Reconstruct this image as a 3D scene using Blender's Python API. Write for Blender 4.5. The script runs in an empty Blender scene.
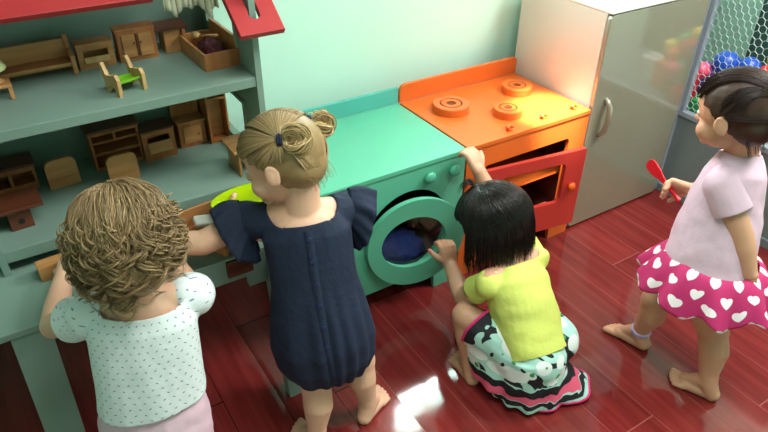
import bpy, bmesh, math, random
import numpy as np
from mathutils import Vector, Matrix
R = math.radians
rnd = random.Random(7)
sc = bpy.context.scene
COL = sc.collection
V = lambda *a: np.array(a, float)
def nrm(a):
    a = np.array(a, float); return a/(np.linalg.norm(a)+1e-12)

# ------------------------------------------------------------------ camera
F_PX = 639.6
pitch, roll, yaw = .6032, .012, .5693
CAM = V(-1.3382, -1.5412, 1.6906)
fw = V(math.sin(yaw)*math.cos(pitch), math.cos(yaw)*math.cos(pitch), -math.sin(pitch))
r0 = V(math.cos(yaw), -math.sin(yaw), 0); u0 = np.cross(r0, fw)
rt = r0*math.cos(roll)+u0*math.sin(roll); up = -r0*math.sin(roll)+u0*math.cos(roll)
cd = bpy.data.cameras.new('camera'); cam = bpy.data.objects.new('camera', cd); COL.objects.link(cam)
cd.sensor_width = 36; cd.lens = F_PX/768*36; cd.clip_start = .02
M = Matrix(((rt[0], up[0], -fw[0], CAM[0]), (rt[1], up[1], -fw[1], CAM[1]), (rt[2], up[2], -fw[2], CAM[2]), (0, 0, 0, 1)))
cam.matrix_world = M
sc.camera = cam
def at(u, v, z=None, y=None, x=None):
    """a point of the place: the sight line through (u, v) met with a plane z, y or x"""
    d = fw+rt*(u-384)/F_PX-up*(v-216)/F_PX
    i, val = (2, z) if z is not None else (1, y) if y is not None else (0, x)
    return CAM+d*(val-CAM[i])/d[i]

# ------------------------------------------------------------------ materials
def srgb(r, g, b):
    f = lambda c: ((c/255+.055)/1.055)**2.4 if c > 10 else c/255/12.92
    return (f(r), f(g), f(b), 1)
def mat(name, col, rough=.5, var=.0, vscale=8, bump=0, bscale=60, spec=.5, metal=0, coat=0, sss=0, trans=0, alpha=1, stretch=(1, 1, 1)):
    m = bpy.data.materials.new(name); m.use_nodes = True
    nt = m.node_tree; N = nt.nodes; L = nt.links
    b = N['Principled BSDF']
    c = srgb(*col)
    b.inputs['Base Color'].default_value = c
    b.inputs['Roughness'].default_value = rough
    b.inputs['Specular IOR Level'].default_value = spec
    b.inputs['Metallic'].default_value = metal
    b.inputs['Coat Weight'].default_value = coat
    b.inputs['Transmission Weight'].default_value = trans
    b.inputs['Alpha'].default_value = alpha
    if sss:
        b.inputs['Subsurface Weight'].default_value = sss
        b.inputs['Subsurface Radius'].default_value = (.012, .005, .003)
        b.inputs['Subsurface Scale'].default_value = 1
    tc = N.new('ShaderNodeTexCoord'); mp = N.new('ShaderNodeMapping'); mp.inputs['Scale'].default_value = stretch
    L.new(tc.outputs['Object'], mp.inputs[0])
    if var:
        n = N.new('ShaderNodeTexNoise'); n.inputs['Scale'].default_value = vscale; n.inputs['Detail'].default_value = 5
        L.new(mp.outputs[0], n.inputs['Vector'])
        rp = N.new('ShaderNodeValToRGB')
        rp.color_ramp.elements[0].position = .3; rp.color_ramp.elements[1].position = .7
        rp.color_ramp.elements[0].color = tuple(max(0, x*(1-var)) for x in c[:3])+(1,)
        rp.color_ramp.elements[1].color = tuple(min(1, x*(1+var)) for x in c[:3])+(1,)
        L.new(n.outputs[0], rp.inputs[0]); L.new(rp.outputs[0], b.inputs['Base Color'])
    if bump:
        n2 = N.new('ShaderNodeTexNoise'); n2.inputs['Scale'].default_value = bscale; n2.inputs['Detail'].default_value = 3
        L.new(mp.outputs[0], n2.inputs['Vector'])
        bp = N.new('ShaderNodeBump'); bp.inputs['Strength'].default_value = bump; bp.inputs['Distance'].default_value = .005
        L.new(n2.outputs[0], bp.inputs['Height']); L.new(bp.outputs[0], b.inputs['Normal'])
    return m

def mth(nt, op, a, b=None, c=None):
    n = nt.nodes.new('ShaderNodeMath'); n.operation = op
    for i, x in enumerate((a, b, c)):
        if x is None: continue
        if isinstance(x, (int, float)): n.inputs[i].default_value = x
        else: nt.links.new(x, n.inputs[i])
    return n.outputs[0]
def mix(nt, fac, a, b):
    n = nt.nodes.new('ShaderNodeMix'); n.data_type = 'RGBA'
    nt.links.new(fac, n.inputs[0]) if not isinstance(fac, (int, float)) else setattr(n.inputs[0], 'default_value', fac)
    for i, x in ((6, a), (7, b)):
        if isinstance(x, tuple): n.inputs[i].default_value = x
        else: nt.links.new(x, n.inputs[i])
    return n.outputs[2]

def wood(name, c1, c2, rough=.5, scale=1, axis=0):
    m = bpy.data.materials.new(name); m.use_nodes = True
    nt = m.node_tree; N = nt.nodes; L = nt.links; b = N['Principled BSDF']
    tc = N.new('ShaderNodeTexCoord'); mp = N.new('ShaderNodeMapping')
    s = [14, 14, 14]; s[axis] = 1.6; mp.inputs['Scale'].default_value = [x*scale for x in s]
    L.new(tc.outputs['Object'], mp.inputs[0])
    n = N.new('ShaderNodeTexNoise'); n.inputs['Scale'].default_value = 3; n.inputs['Detail'].default_value = 6; n.inputs['Distortion'].default_value = .6
    L.new(mp.outputs[0], n.inputs['Vector'])
    rp = N.new('ShaderNodeValToRGB'); rp.color_ramp.elements[0].position = .3; rp.color_ramp.elements[1].position = .7
    rp.color_ramp.elements[0].color = srgb(*c2); rp.color_ramp.elements[1].color = srgb(*c1)
    L.new(n.outputs[0], rp.inputs[0]); L.new(rp.outputs[0], b.inputs['Base Color'])
    b.inputs['Roughness'].default_value = rough
    bp = N.new('ShaderNodeBump'); bp.inputs['Strength'].default_value = .15; bp.inputs['Distance'].default_value = .002
    L.new(n.outputs[0], bp.inputs['Height']); L.new(bp.outputs[0], b.inputs['Normal'])
    return m

# floor: glossy dark-red boards along Y
def floor_mat():
    m = bpy.data.materials.new('red_floorboards'); m.use_nodes = True
    nt = m.node_tree; N = nt.nodes; L = nt.links; b = N['Principled BSDF']
    tc = N.new('ShaderNodeTexCoord'); sp = N.new('ShaderNodeSeparateXYZ'); L.new(tc.outputs['Object'], sp.inputs[0])
    W = .165; LEN = 1.22
    xs = mth(nt, 'DIVIDE', mth(nt, 'ADD', sp.outputs[0], 10*W+.045), W)
    ix = mth(nt, 'FLOOR', xs); fx = mth(nt, 'FRACT', xs)
    off = mth(nt, 'FRACT', mth(nt, 'MULTIPLY', ix, .377))
    ys = mth(nt, 'ADD', mth(nt, 'DIVIDE', mth(nt, 'ADD', sp.outputs[1], 8.485), LEN), off)
    iy = mth(nt, 'FLOOR', ys); fy = mth(nt, 'FRACT', ys)
    gx = mth(nt, 'LESS_THAN', mth(nt, 'ABSOLUTE', mth(nt, 'SUBTRACT', fx, .5)), .4935)
    gy = mth(nt, 'LESS_THAN', mth(nt, 'ABSOLUTE', mth(nt, 'SUBTRACT', fy, .5)), .4983)
    board = mth(nt, 'MULTIPLY', gx, gy)
    cb = N.new('ShaderNodeCombineXYZ'); L.new(ix, cb.inputs[0]); L.new(iy, cb.inputs[1])
    wn = N.new('ShaderNodeTexWhiteNoise'); L.new(cb.outputs[0], wn.inputs['Vector'])
    mp = N.new('ShaderNodeMapping'); mp.inputs['Scale'].default_value = (22, 1.6, 1); L.new(tc.outputs['Object'], mp.inputs[0])
    L.new(wn.outputs['Color'], mp.inputs['Location'])
    n = N.new('ShaderNodeTexNoise'); n.inputs['Scale'].default_value = 2; n.inputs['Detail'].default_value = 6; L.new(mp.outputs[0], n.inputs['Vector'])
    rp = N.new('ShaderNodeValToRGB'); rp.color_ramp.elements[0].position = .3; rp.color_ramp.elements[1].position = .75
    rp.color_ramp.elements[0].color = srgb(*FLOOR_D); rp.color_ramp.elements[1].color = srgb(*FLOOR_L)
    L.new(n.outputs[0], rp.inputs[0])
    hv = N.new('ShaderNodeHueSaturation'); L.new(rp.outputs[0], hv.inputs['Color'])
    L.new(mth(nt, 'ADD', mth(nt, 'MULTIPLY', wn.outputs['Value'], .35), .82), hv.inputs['Value'])
    # joints: dark on the left side of the room, pale elsewhere
    jc = mix(nt, mth(nt, 'GREATER_THAN', sp.outputs[0], -.62), srgb(30, 8, 8), srgb(150, 82, 76))
    c = mix(nt, board, jc, hv.outputs[0])
    L.new(c, b.inputs['Base Color'])
    b.inputs['Roughness'].default_value = .17
    b.inputs['Specular IOR Level'].default_value = .5
    n3 = N.new('ShaderNodeTexNoise'); n3.inputs['Scale'].default_value = 9; L.new(tc.outputs['Object'], n3.inputs['Vector'])
    L.new(mth(nt, 'ADD', mth(nt, 'MULTIPLY', n3.outputs[0], .10), .03), b.inputs['Roughness'])
    bp = N.new('ShaderNodeBump'); bp.inputs['Strength'].default_value = .6; bp.inputs['Distance'].default_value = .0015
    L.new(board, bp.inputs['Height'])
    ge = N.new('ShaderNodeNewGeometry'); va = N.new('ShaderNodeVectorMath'); va.operation = 'MULTIPLY_ADD'
    L.new(wn.outputs['Color'], va.inputs[0]); va.inputs[1].default_value = (.034, .034, 0); va.inputs[2].default_value = (-.017, -.017, 0)
    vb = N.new('ShaderNodeVectorMath'); vb.operation = 'ADD'; L.new(va.outputs[0], vb.inputs[0]); L.new(ge.outputs['Normal'], vb.inputs[1])
    vc = N.new('ShaderNodeVectorMath'); vc.operation = 'NORMALIZE'; L.new(vb.outputs[0], vc.inputs[0]); L.new(vc.outputs[0], bp.inputs['Normal'])
    bp2 = N.new('ShaderNodeBump'); bp2.inputs['Strength'].default_value = .1; bp2.inputs['Distance'].default_value = .001
    L.new(n.outputs[0], bp2.inputs['Height']); L.new(bp.outputs[0], bp2.inputs['Normal']); L.new(bp2.outputs[0], b.inputs['Normal'])
    return m
FLOOR_D, FLOOR_L = (108, 32, 31), (136, 48, 46)

MT = dict(
    wall=mat('mint_wall_paint', (196, 234, 218), .6, .03, 2, .05, 120),
    ceil=mat('white_ceiling_paint', (228, 232, 226), .8),
    green=mat('sea_green_paint', (94, 182, 150), .32, .05, 3, .03, 40),
    green2=mat('sea_green_knob', (88, 182, 150), .35),
    teal=mat('teal_rail_paint', (84, 174, 162), .4, .04, 4),
    orange=mat('orange_paint', (220, 104, 40), .3, .05, 4, .03, 40),
    orange2=mat('orange_knob', (232, 92, 24), .35),
    red=mat('red_door_paint', (192, 56, 48), .3, .05, 5, .03, 40),
    roof=mat('red_roof_paint', (176, 38, 42), .5, .06, 6),
    grey=mat('grey_green_paint', (124, 150, 138), .45, .06, 5, .04, 30),
    fridge=mat('cream_grey_laminate', (142, 138, 118), .1, .05, 3, .0, 30, stretch=(1, 1, .2), coat=1, spec=1),
    fside=mat('cream_laminate', (206, 200, 188), .3, .03, 3, 0, stretch=(1, 1, .2)),
    white=mat('white_laminate', (240, 240, 238), .35),
    steel=mat('brushed_steel', (158, 166, 180), .35, .06, 5, metal=.15),
    gpanel=mat('grey_steel_panel', (128, 142, 144), .4, .06, 4, metal=.2),
    wire=mat('white_coated_wire', (205, 222, 220), .4),
    dark=mat('dark_gap', (22, 18, 18), .8),
    black=mat('black_rubber', (24, 24, 26), .6),
    glass=mat('clear_acrylic', (235, 245, 245), .05, trans=1),
    wood1=wood('honey_wood', (196, 142, 88), (164, 110, 64), .45, 1, 0),
    wood2=wood('brown_wood', (178, 112, 62), (144, 86, 44), .45, 1, 2),
    wood3=wood('dark_red_wood', (112, 58, 36), (78, 38, 24), .4, 1, 0),
    wood4=wood('pale_wood', (206, 168, 112), (180, 140, 88), .5, 1, 2),
    fabricg=mat('lime_fabric', (122, 190, 30), .8, .08, 20, .3, 200),
    cream=mat('cream_cotton', (206, 204, 178), .85, .06, 12, .4, 90),
    shade=mat('pale_green_lampshade', (214, 216, 160), .7),
    maroon=mat('maroon_felt', (78, 26, 30), .9, .25, 20, .4, 60),
    papr=mat('white_paper', (222, 224, 214), .7),
    lime=mat('lime_plastic', (190, 226, 14), .3),
    blue=mat('blue_cloth', (22, 52, 120), .8, .2, 15, .5, 40),
    redp=mat('red_plastic', (214, 22, 40), .3),
)
MT['floor'] = floor_mat()

# ------------------------------------------------------------------ object helpers
def tag(o, label=None, cat=None, group=None, kind=None):
    if label: o['label'] = label
    if cat: o['category'] = cat
    if group: o['group'] = group
    if kind: o['kind'] = kind
    return o
def empty(name, loc=(0, 0, 0), label=None, cat=None, group=None, rz=0):
    o = bpy.data.objects.new(name, None); COL.objects.link(o); o.location = loc; o.rotation_euler = (0, 0, rz)
    o.empty_display_size = .05
    return tag(o, label, cat, group)
def link(name, me, parent=None):
    o = bpy.data.objects.new(name, me); COL.objects.link(o)
    if parent is not None:
        o.parent = parent
    return o
class MB:
    """collects shapes, builds one mesh"""
    def __init__(s): s.bm = bmesh.new(); s.mi = 0
    def _fin(s, verts, bev, seg=2):
        if bev:
            es = list({e for v in verts for e in v.link_edges})
            bmesh.ops.bevel(s.bm, geom=es, offset=bev, segments=seg, profile=.5, affect='EDGES')
    def box(s, x0, x1, y0, y1, z0, z1, bev=.0, rot=None, mi=0):
        n0 = len(s.bm.faces)
        r = bmesh.ops.create_cube(s.bm, size=1)
        for v in r['verts']:
            v.co = Vector(((x0+x1)/2+v.co.x*(x1-x0), (y0+y1)/2+v.co.y*(y1-y0), (z0+z1)/2+v.co.z*(z1-z0)))
        if rot is not None:
            c = Vector(((x0+x1)/2, (y0+y1)/2, (z0+z1)/2))
            for v in r['verts']: v.co = rot @ (v.co-c)+c
        s._fin(r['verts'], bev)
        if mi:
            s.bm.faces.ensure_lookup_table()
            for f in s.bm.faces[n0:] if not bev else [f for f in s.bm.faces if f.material_index == 0 and f.index >= n0]: f.material_index = mi
        return s
    def cyl(s, p0, p1, r0_, r1_=None, n=24, bev=0):
        r1_ = r0_ if r1_ is None else r1_
        p0, p1 = Vector(p0), Vector(p1); d = p1-p0
        r = bmesh.ops.create_cone(s.bm, cap_ends=True, cap_tris=False, segments=n, radius1=r0_, radius2=r1_, depth=d.length)
        q = Vector((0, 0, 1)).rotation_difference(d)
        for v in r['verts']: v.co = q @ v.co+(p0+p1)/2
        s._fin([], 0)
        if bev:
            es = [e for e in {e for v in r['verts'] for e in v.link_edges} if any(len(f.verts) > 4 for f in e.link_faces)]
            bmesh.ops.bevel(s.bm, geom=es, offset=bev, segments=2, profile=.5, affect='EDGES')
        return s
    def ball(s, c, r, sc_=(1, 1, 1), n=2):
        q = bmesh.ops.create_icosphere(s.bm, subdivisions=n, radius=r)
        for v in q['verts']: v.co = Vector((c[0]+v.co.x*sc_[0], c[1]+v.co.y*sc_[1], c[2]+v.co.z*sc_[2]))
        return s
    def lathe(s, c, prof, n=32, axis='z'):
        """prof: (radius, height) pairs"""
        rings = []
        for (r_, h) in prof:
            ring = []
            for k in range(n):
                a = 2*math.pi*k/n
                p = (r_*math.cos(a), r_*math.sin(a), h)
                if axis == 'y': p = (p[0], -p[2], p[1])
                ring.append(s.bm.verts.new((c[0]+p[0], c[1]+p[1], c[2]+p[2])))
            rings.append(ring)
        for a, b in zip(rings[:-1], rings[1:]):
            for k in range(n):
                s.bm.faces.new((a[k], a[(k+1) % n], b[(k+1) % n], b[k]))
        for ring, fl in ((rings[0], True), (rings[-1], False)):
            try: s.bm.faces.new(ring[::-1] if fl else ring)
            except Exception: pass
        return s
    def prism(s, pts, fn, d0, d1, bev=0):
        """outline pts (a,b) extruded between depths d0,d1; fn(a,b,d)->xyz"""
        v0 = [s.bm.verts.new(fn(a, b, d0)) for a, b in pts]; v1 = [s.bm.verts.new(fn(a, b, d1)) for a, b in pts]
        n = len(pts)
        f0 = s.bm.faces.new(v0); f1 = s.bm.faces.new(v1[::-1])
        for k in range(n): s.bm.faces.new((v0[k], v1[k], v1[(k+1) % n], v0[(k+1) % n]))
        if bev:
            es = list(f0.edges)+list(f1.edges)
            bmesh.ops.bevel(s.bm, geom=es, offset=bev, segments=2, profile=.5, affect='EDGES')
        return s
    def plate(s, outer, inner, fn, d0, d1):
        """plate with one hole: outer and inner outlines with the SAME number of points"""
        n = len(outer); g = []
        for pts in (outer, inner):
            for d in (d0, d1): g.append([s.bm.verts.new(fn(a, b, d)) for a, b in pts])
        o0, o1, i0, i1 = g
        for k in range(n):
            j = (k+1) % n
            s.bm.faces.new((o0[k], i0[k], i0[j], o0[j])); s.bm.faces.new((o1[k], o1[j], i1[j], i1[k]))
            s.bm.faces.new((o0[k], o0[j], o1[j], o1[k])); s.bm.faces.new((i0[k], i1[k], i1[j], i0[j]))
        return s
    def tube(s, pts, r_, n=8, closed=False):
        pts = [Vector(p) for p in pts]; m_ = len(pts); rings = []
        for i, p in enumerate(pts):
            a = pts[(i-1) % m_] if closed or i > 0 else p; b = pts[(i+1) % m_] if closed or i < m_-1 else p
            t = (b-a).normalized()
            if i == 0: x = t.orthogonal().normalized()
            else: x = (x-t*x.dot(t)).normalized()
            y = t.cross(x); rr = r_[i] if isinstance(r_, (list, tuple)) else r_
            rings.append([s.bm.verts.new(p+(x*math.cos(2*math.pi*k/n)+y*math.sin(2*math.pi*k/n))*rr) for k in range(n)])
        rng = range(m_ if closed else m_-1)
        for i in rng:
            a, b = rings[i], rings[(i+1) % m_]
            for k in range(n): s.bm.faces.new((a[k], a[(k+1) % n], b[(k+1) % n], b[k]))
        if not closed:
            s.bm.faces.new(rings[0][::-1]); s.bm.faces.new(rings[-1])
        return s
    def build(s, name, m, parent=None, smooth=False, sub=0):
        bmesh.ops.recalc_face_normals(s.bm, faces=s.bm.faces)
        me = bpy.data.meshes.new(name); s.bm.to_mesh(me); s.bm.free()
        for mm in (m if isinstance(m, (list, tuple)) else [m]): me.materials.append(mm)
        if smooth: me.polygons.foreach_set('use_smooth', [True]*len(me.polygons))
        o = link(name, me, parent)
        if sub:
            md = o.modifiers.new('s', 'SUBSURF'); md.levels = sub; md.render_levels = sub
        return o
def box(name, m, parent, x0, x1, y0, y1, z0, z1, bev=.0, rot=None):
    return MB().box(x0, x1, y0, y1, z0, z1, bev, rot).build(name, m, parent)
def arc(cx, cy, r_, a0, a1, n=6):
    return [(cx+r_*math.cos(R(a0+(a1-a0)*k/n)), cy+r_*math.sin(R(a0+(a1-a0)*k/n))) for k in range(n+1)]
def rrect(x0, x1, z0, z1, r_, n=6):
    return arc(x1-r_, z1-r_, r_, 0, 90, n)+arc(x0+r_, z1-r_, r_, 90, 180, n)+arc(x0+r_, z0+r_, r_, 180, 270, n)+arc(x1-r_, z0+r_, r_, 270, 360, n)
def boolean_cut(o, cutter):
    md = o.modifiers.new('b', 'BOOLEAN'); md.operation = 'DIFFERENCE'; md.object = cutter; md.solver = 'EXACT'
    bpy.context.view_layer.update()
    dg = bpy.context.evaluated_depsgraph_get()
    me = bpy.data.meshes.new_from_object(o.evaluated_get(dg))
    o.modifiers.clear(); o.data = me
    bpy.data.objects.remove(cutter, do_unlink=True)
FR = lambda a, b, d: (a, d, b)          # outline in XZ, depth = y
XZ = FR

# ------------------------------------------------------------------ setting
def setting(name, m, *a, **k):
    o = box(name, m, None, *a, **k); o['kind'] = 'structure'; return o
WY = .56
setting('floor', MT['floor'], -3.0, 2.3, -3.2, WY, -.05, 0)
wb = setting('wall_back', MT['wall'], -3.0, 2.3, WY, WY+.1, 0, 2.6)
WX0, WX1, WZ0, WZ1 = .14, .60, 1.43, 1.76
cut = box('cutter', MT['wall'], None, WX0, WX1, WY-.05, WY+.2, WZ0, WZ1); boolean_cut(wb, cut)
setting('wall_left', MT['wall'], -3.1, -3.0, -3.2, WY, 0, 2.6)
setting('wall_right', MT['wall'], 2.3, 2.4, -3.2, WY, 0, 2.6)
setting('wall_front', MT['wall'], -3.0, 2.3, -3.3, -3.2, 0, 2.6)
setting('ceiling', MT['ceil'], -3.1, 2.4, -3.3, WY+.1, 2.6, 2.7)
w = MB()
w.plate([(WX0-.03, WZ0-.03), (WX1+.03, WZ0-.03), (WX1+.03, WZ1+.03), (WX0-.03, WZ1+.03)], [(WX0, WZ0), (WX1, WZ0), (WX1, WZ1), (WX0, WZ1)], FR, WY-.015, WY)
w.box((WX0+WX1)/2-.008, (WX0+WX1)/2+.008, WY+.02, WY+.04, WZ0, WZ1)
o = w.build('window_1', MT['white']); o['kind'] = 'structure'

# ------------------------------------------------------------------ play washer
WAX0, WAX1 = -.645, -.008; H = .60; DP = .455
wash = empty('play_washing_machine', ((WAX0+WAX1)/2, DP/2, 0), 'sea green wooden toy washing machine with its round door ajar', 'toy washing machine')
def P(parent):   # parts are given in world coordinates and shifted to the parent's origin
    bpy.context.view_layer.update()
    inv = parent.matrix_world.inverted()
    def f(o):
        o.data.transform(inv); o.parent = parent; return o
    return f
def put(parent, *objs):
    f = P(parent)
    for o in objs: f(o)
    return objs[-1]
b = MB()
b.box(WAX0, WAX1, -.006, DP-.012, H-.018, H, .002)                        # top
b.box(WAX0, WAX0+.016, .015, DP-.012, 0, H-.018); b.box(WAX1-.016, WAX1, .015, DP-.012, 0, H-.018)
b.box(WAX0+.016, WAX1-.016, DP-.03, DP-.014, .08, H-.018)                  # back
b.box(WAX0+.016, WAX1-.016, .015, DP-.03, .10, .116)                       # inner floor
put(wash, b.build('body', MT['green']))
# front: plate with arch at the bottom and a round hole
pts = [(WAX0, 0), (WAX0+.09, 0), (WAX0+.1, .07)]+arc(WAX0+.13, .07, .03, 180, 90, 4)+arc(WAX1-.14, .07, .03, 90, 0, 4)+[(WAX1-.105, 0), (WAX1, 0), (WAX1, H-.018), (WAX0, H-.018)]
fp = MB().prism(pts, FR, -.002, .016).build('front_panel', MT['green'])
HC = (-.252, .318); HR = .180
cut = MB().cyl((HC[0], -.1, HC[1]), (HC[0], .1, HC[1]), HR, n=56).build('c', MT['green']); boolean_cut(fp, cut)
put(wash, fp)
sp_ = [(WAX0, H), (WAX1, H), (WAX1, H+.066)]+arc(WAX0+.03, H+.036, .03, 90, 180, 4)
put(wash, MB().prism(sp_, FR, DP-.012, DP+.004, .002).build('splashback', MT['teal']))
for (u, v) in ((429.4, 177), (453.9, 169.8)):
    p = at(u, v, y=-.01)
    put(wash, MB().lathe((p[0], -.002, p[2]), [(.006, 0), (.009, .006), (.021, .009), (.023, .016), (.018, .024), (.006, .027)], 24, 'y').build('knob', MT['green2'], smooth=True))
# door, hinged on the left, swung 12 degrees towards the room
ang = R(12); hx = HC[0]-.185; 
def DR(a, b_, d):   # door plane
    return (hx+(a)*math.cos(ang)-0*d, -.006-a*math.sin(ang)+d, b_)
n = 56
outer = [(.19+.186*math.cos(2*math.pi*k/n), HC[1]-.006+.186*math.sin(2*math.pi*k/n)) for k in range(n)]
inner = [(.180+.124*math.cos(2*math.pi*k/n), HC[1]+.0+.108*math.sin(2*math.pi*k/n)) for k in range(n)]
dr = MB().plate(outer, inner, DR, -.018, 0).build('door', MT['green'])
put(wash, dr)
g = MB().plate([(.18+.135*math.cos(2*math.pi*k/n), HC[1]+.0+.12*math.sin(2*math.pi*k/n)) for k in range(n)], [(.18+.001*math.cos(2*math.pi*k/n), HC[1]+.0+.001*math.sin(2*math.pi*k/n)) for k in range(n)], DR, 0, .003).build('window_pane', MT['glass'])
put(dr, g)
p = at(448, 210, y=-.06); 
put(dr, MB().ball((-.098, -.065, .362), .013, (1, .8, 1.2), 3).build('latch_knob', MT['green2'], smooth=True))
# blue cloth inside the drum
def heap(c, rx, ry, rz, m, name, seed=0, amp=.25, parent=None):
    bm = bmesh.new(); bmesh.ops.create_icosphere(bm, subdivisions=4, radius=1)
    from mathutils import noise
    for v in bm.verts:
        k = 1+amp*noise.noise(v.co*1.7+Vector((seed, seed*2, 0)))+amp*.5*noise.noise(v.co*4+Vector((seed, 0, 3)))
        v.co = Vector((c[0]+v.co.x*rx*k, c[1]+v.co.y*ry*k, c[2]+max(v.co.z, -.5)*rz*k))
    me = bpy.data.meshes.new(name); bm.to_mesh(me); bm.free(); me.materials.append(m)
    me.polygons.foreach_set('use_smooth', [True]*len(me.polygons))
    return link(name, me, parent)
tag(heap((-.29, .13, .153), .19, .09, .075, MT['blue'], 'crumpled_cloth', 3), 'dark blue crumpled cloth lying inside the toy washing machine', 'cloth')

# ------------------------------------------------------------------ play stove
SX0, SX1 = 0.0, .621
stove = empty('play_stove', ((SX0+SX1)/2, DP/2, 0), 'orange wooden toy cooker with three hob rings and an open red door', 'toy stove')
b = MB()
b.box(SX0, SX1, -.006, DP-.012, H-.018, H, .002)
b.box(SX0, SX0+.016, .015, DP-.012, 0, H-.018); b.box(SX1-.016, SX1, .015, DP-.012, 0, H-.018)
b.box(SX0+.016, SX1-.016, DP-.03, DP-.014, .08, H-.018); b.box(SX0+.016, SX1-.016, .015, DP-.03, .10, .116)
put(stove, b.build('body', MT['orange']))
def shade_lining(par, x0, x1, m):  # thin boards whose dark colour stands in for the shade inside
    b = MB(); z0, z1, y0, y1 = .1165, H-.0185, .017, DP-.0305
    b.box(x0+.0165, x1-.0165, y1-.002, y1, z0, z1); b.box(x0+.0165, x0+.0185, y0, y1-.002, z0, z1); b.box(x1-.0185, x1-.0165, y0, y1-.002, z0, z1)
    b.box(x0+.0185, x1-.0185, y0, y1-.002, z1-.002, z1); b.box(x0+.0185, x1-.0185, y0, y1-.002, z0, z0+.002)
    put(par, b.build('inner_shade_lining', m))
shade_lining(wash, WAX0, WAX1, mat('drum_shade_tone', (34, 52, 50), .7, .2, 6)); shade_lining(stove, SX0, SX1, mat('oven_shade_tone', (96, 44, 30), .7, .2, 6))
put(stove, box('shelf', MT['orange'], None, SX0+.019, SX1-.019, .05, DP-.033, .30, .314))
pts = [(SX0, 0), (SX0+.09, 0), (SX0+.1, .07)]+arc(SX0+.13, .07, .03, 180, 90, 4)+arc(SX1-.145, .08, .03, 90, 0, 4)+[(SX1-.11, 0), (SX1, 0), (SX1, H-.018), (SX0, H-.018)]
fp = MB().prism(pts, FR, -.002, .016).build('front_panel', MT['orange'])
cut = MB().prism(rrect(.085, .53, .17, .497, .02), FR, -.1, .1).build('c', MT['dark']); boolean_cut(fp, cut)
put(stove, fp)
sp_ = [(SX0, H), (SX1, H)]+arc(SX1-.02, H+.054, .02, 0, 90, 4)+arc(SX0+.03, H+.044, .03, 90, 180, 4)
put(stove, MB().prism(sp_, FR, DP-.012, DP+.004, .002).build('splashback', MT['orange']))
# burners: a disc with a groove, inner ring with two gaps and a centre recess
for (x, y, r_) in ((.137, .283, .073), (.484, .285, .063), (.305, .137, .059)):
    bn = MB().lathe((x, y, H), [(r_*.99, 0), (r_, .004), (r_, .026), (r_*.97, .03), (r_*.62, .03), (r_*.61, .022), (r_*.53, .022), (r_*.52, .03), (r_*.27, .03), (r_*.26, .024), (.001, .024)], 40)
    bn = bn.build('hob_ring', MT['orange'])
    gm = MB()
    for a0, a1 in ((-60, 80), (120, 260)):
        o1 = arc(x, y, r_*.615, a0, a1, 16); i1 = arc(x, y, r_*.525, a0, a1, 16)
        gm.prism(o1+i1[::-1], lambda a, b_, d: (a, b_, d), H+.0215, H+.0235)
    gm.lathe((x, y, H), [(r_*.25, .0235), (r_*.25, .0255)], 20)
    put(stove, bn); put(bn, gm.build('groove', mat('brown_groove', (112, 46, 14), .6)))
for (u, v) in ((509.5, 127.2), (543.7, 115.5), (573.8, 106)):
    p = at(u, v, z=H+.012)
    k = MB(); k.cyl((p[0], p[1], H), (p[0], p[1], H+.008), .012, n=20, bev=.002)
    k.ball((p[0], p[1]+.003, H+.013), .0135, (1.25, .55, .7)); k.ball((p[0]-.011, p[1]-.003, H+.014), .007, (1, 1.2, .9)); k.ball((p[0]+.012, p[1]-.003, H+.014), .007, (1, 1.2, .9))
    put(stove, k.build('control_knob', MT['orange2'], smooth=True))
ang2 = R(8); DW = .485
def DO(a, b_, d): return (.055+a*math.cos(ang2), -.008-a*math.sin(ang2)+d, b_)
def rr4(x0, x1, z0, z1, r_): return rrect(x0, x1, z0, z1, r_, 6)
d_ = MB().plate(rr4(0, DW, .135, .49, .006), rr4(.09, .395, .262, .442, .022), DO, -.018, 0).build('oven_door', MT['red'])
put(stove, d_)
q = DO(.425, .336, -.018)
put(d_, MB().lathe((q[0], q[1], q[2]), [(.006, 0), (.008, .008), (.017, .012), (.019, .02), (.012, .028), (.003, .03)], 22, 'y').build('door_knob', MT['orange2'], smooth=True))

# ------------------------------------------------------------------ fridge cabinet
FX0, FX1, FH = .634, 1.232, .992
fr = empty('play_fridge', ((FX0+FX1)/2, DP/2, 0), 'tall cream toy fridge cabinet with white top and curved handle beside the orange cooker', 'toy fridge')
b = MB(); b.box(FX0, FX1, .02, DP+.02, .0, FH-.018, .003)
put(fr, b.build('body', MT['fside']))
put(fr, MB().box(FX0-.002, FX1+.002, -.004, DP+.02, FH-.018, FH, .004).build('top_board', MT['white']))
pts = arc(FX1-.02, FH-.042, .02, 0, 90, 4)+arc(FX0+.02, FH-.042, .02, 90, 180, 4)+arc(FX0+.025, .037, .025, 180, 270, 4)+arc(FX1-.02, .032, .02, 270, 360, 4)
dd = MB().prism(pts, FR, 0, .018, .003).build('door', MT['fridge']); put(fr, dd)
hp = [(.704, y_, z_) for y_, z_ in ((.0, .625), (-.012, .618), (-.03, .598), (-.036, .565), (-.034, .525), (-.026, .495), (-.012, .472), (.0, .462))]
h_ = MB()
h_.tube([(x, y, z) for x, y, z in hp], [.010, .011, .0115, .012, .0115, .011, .0105, .010], 10)
put(dd, h_.build('handle', MT['fridge'], smooth=True))
put(dd, MB().prism([(.690, .465), (.718, .465), (.722, .6), (.700, .622), (.688, .60)], FR, -.003, .001).build('finger_recess', mat('shaded_recess_board', (150, 142, 118), .5)))

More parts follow.
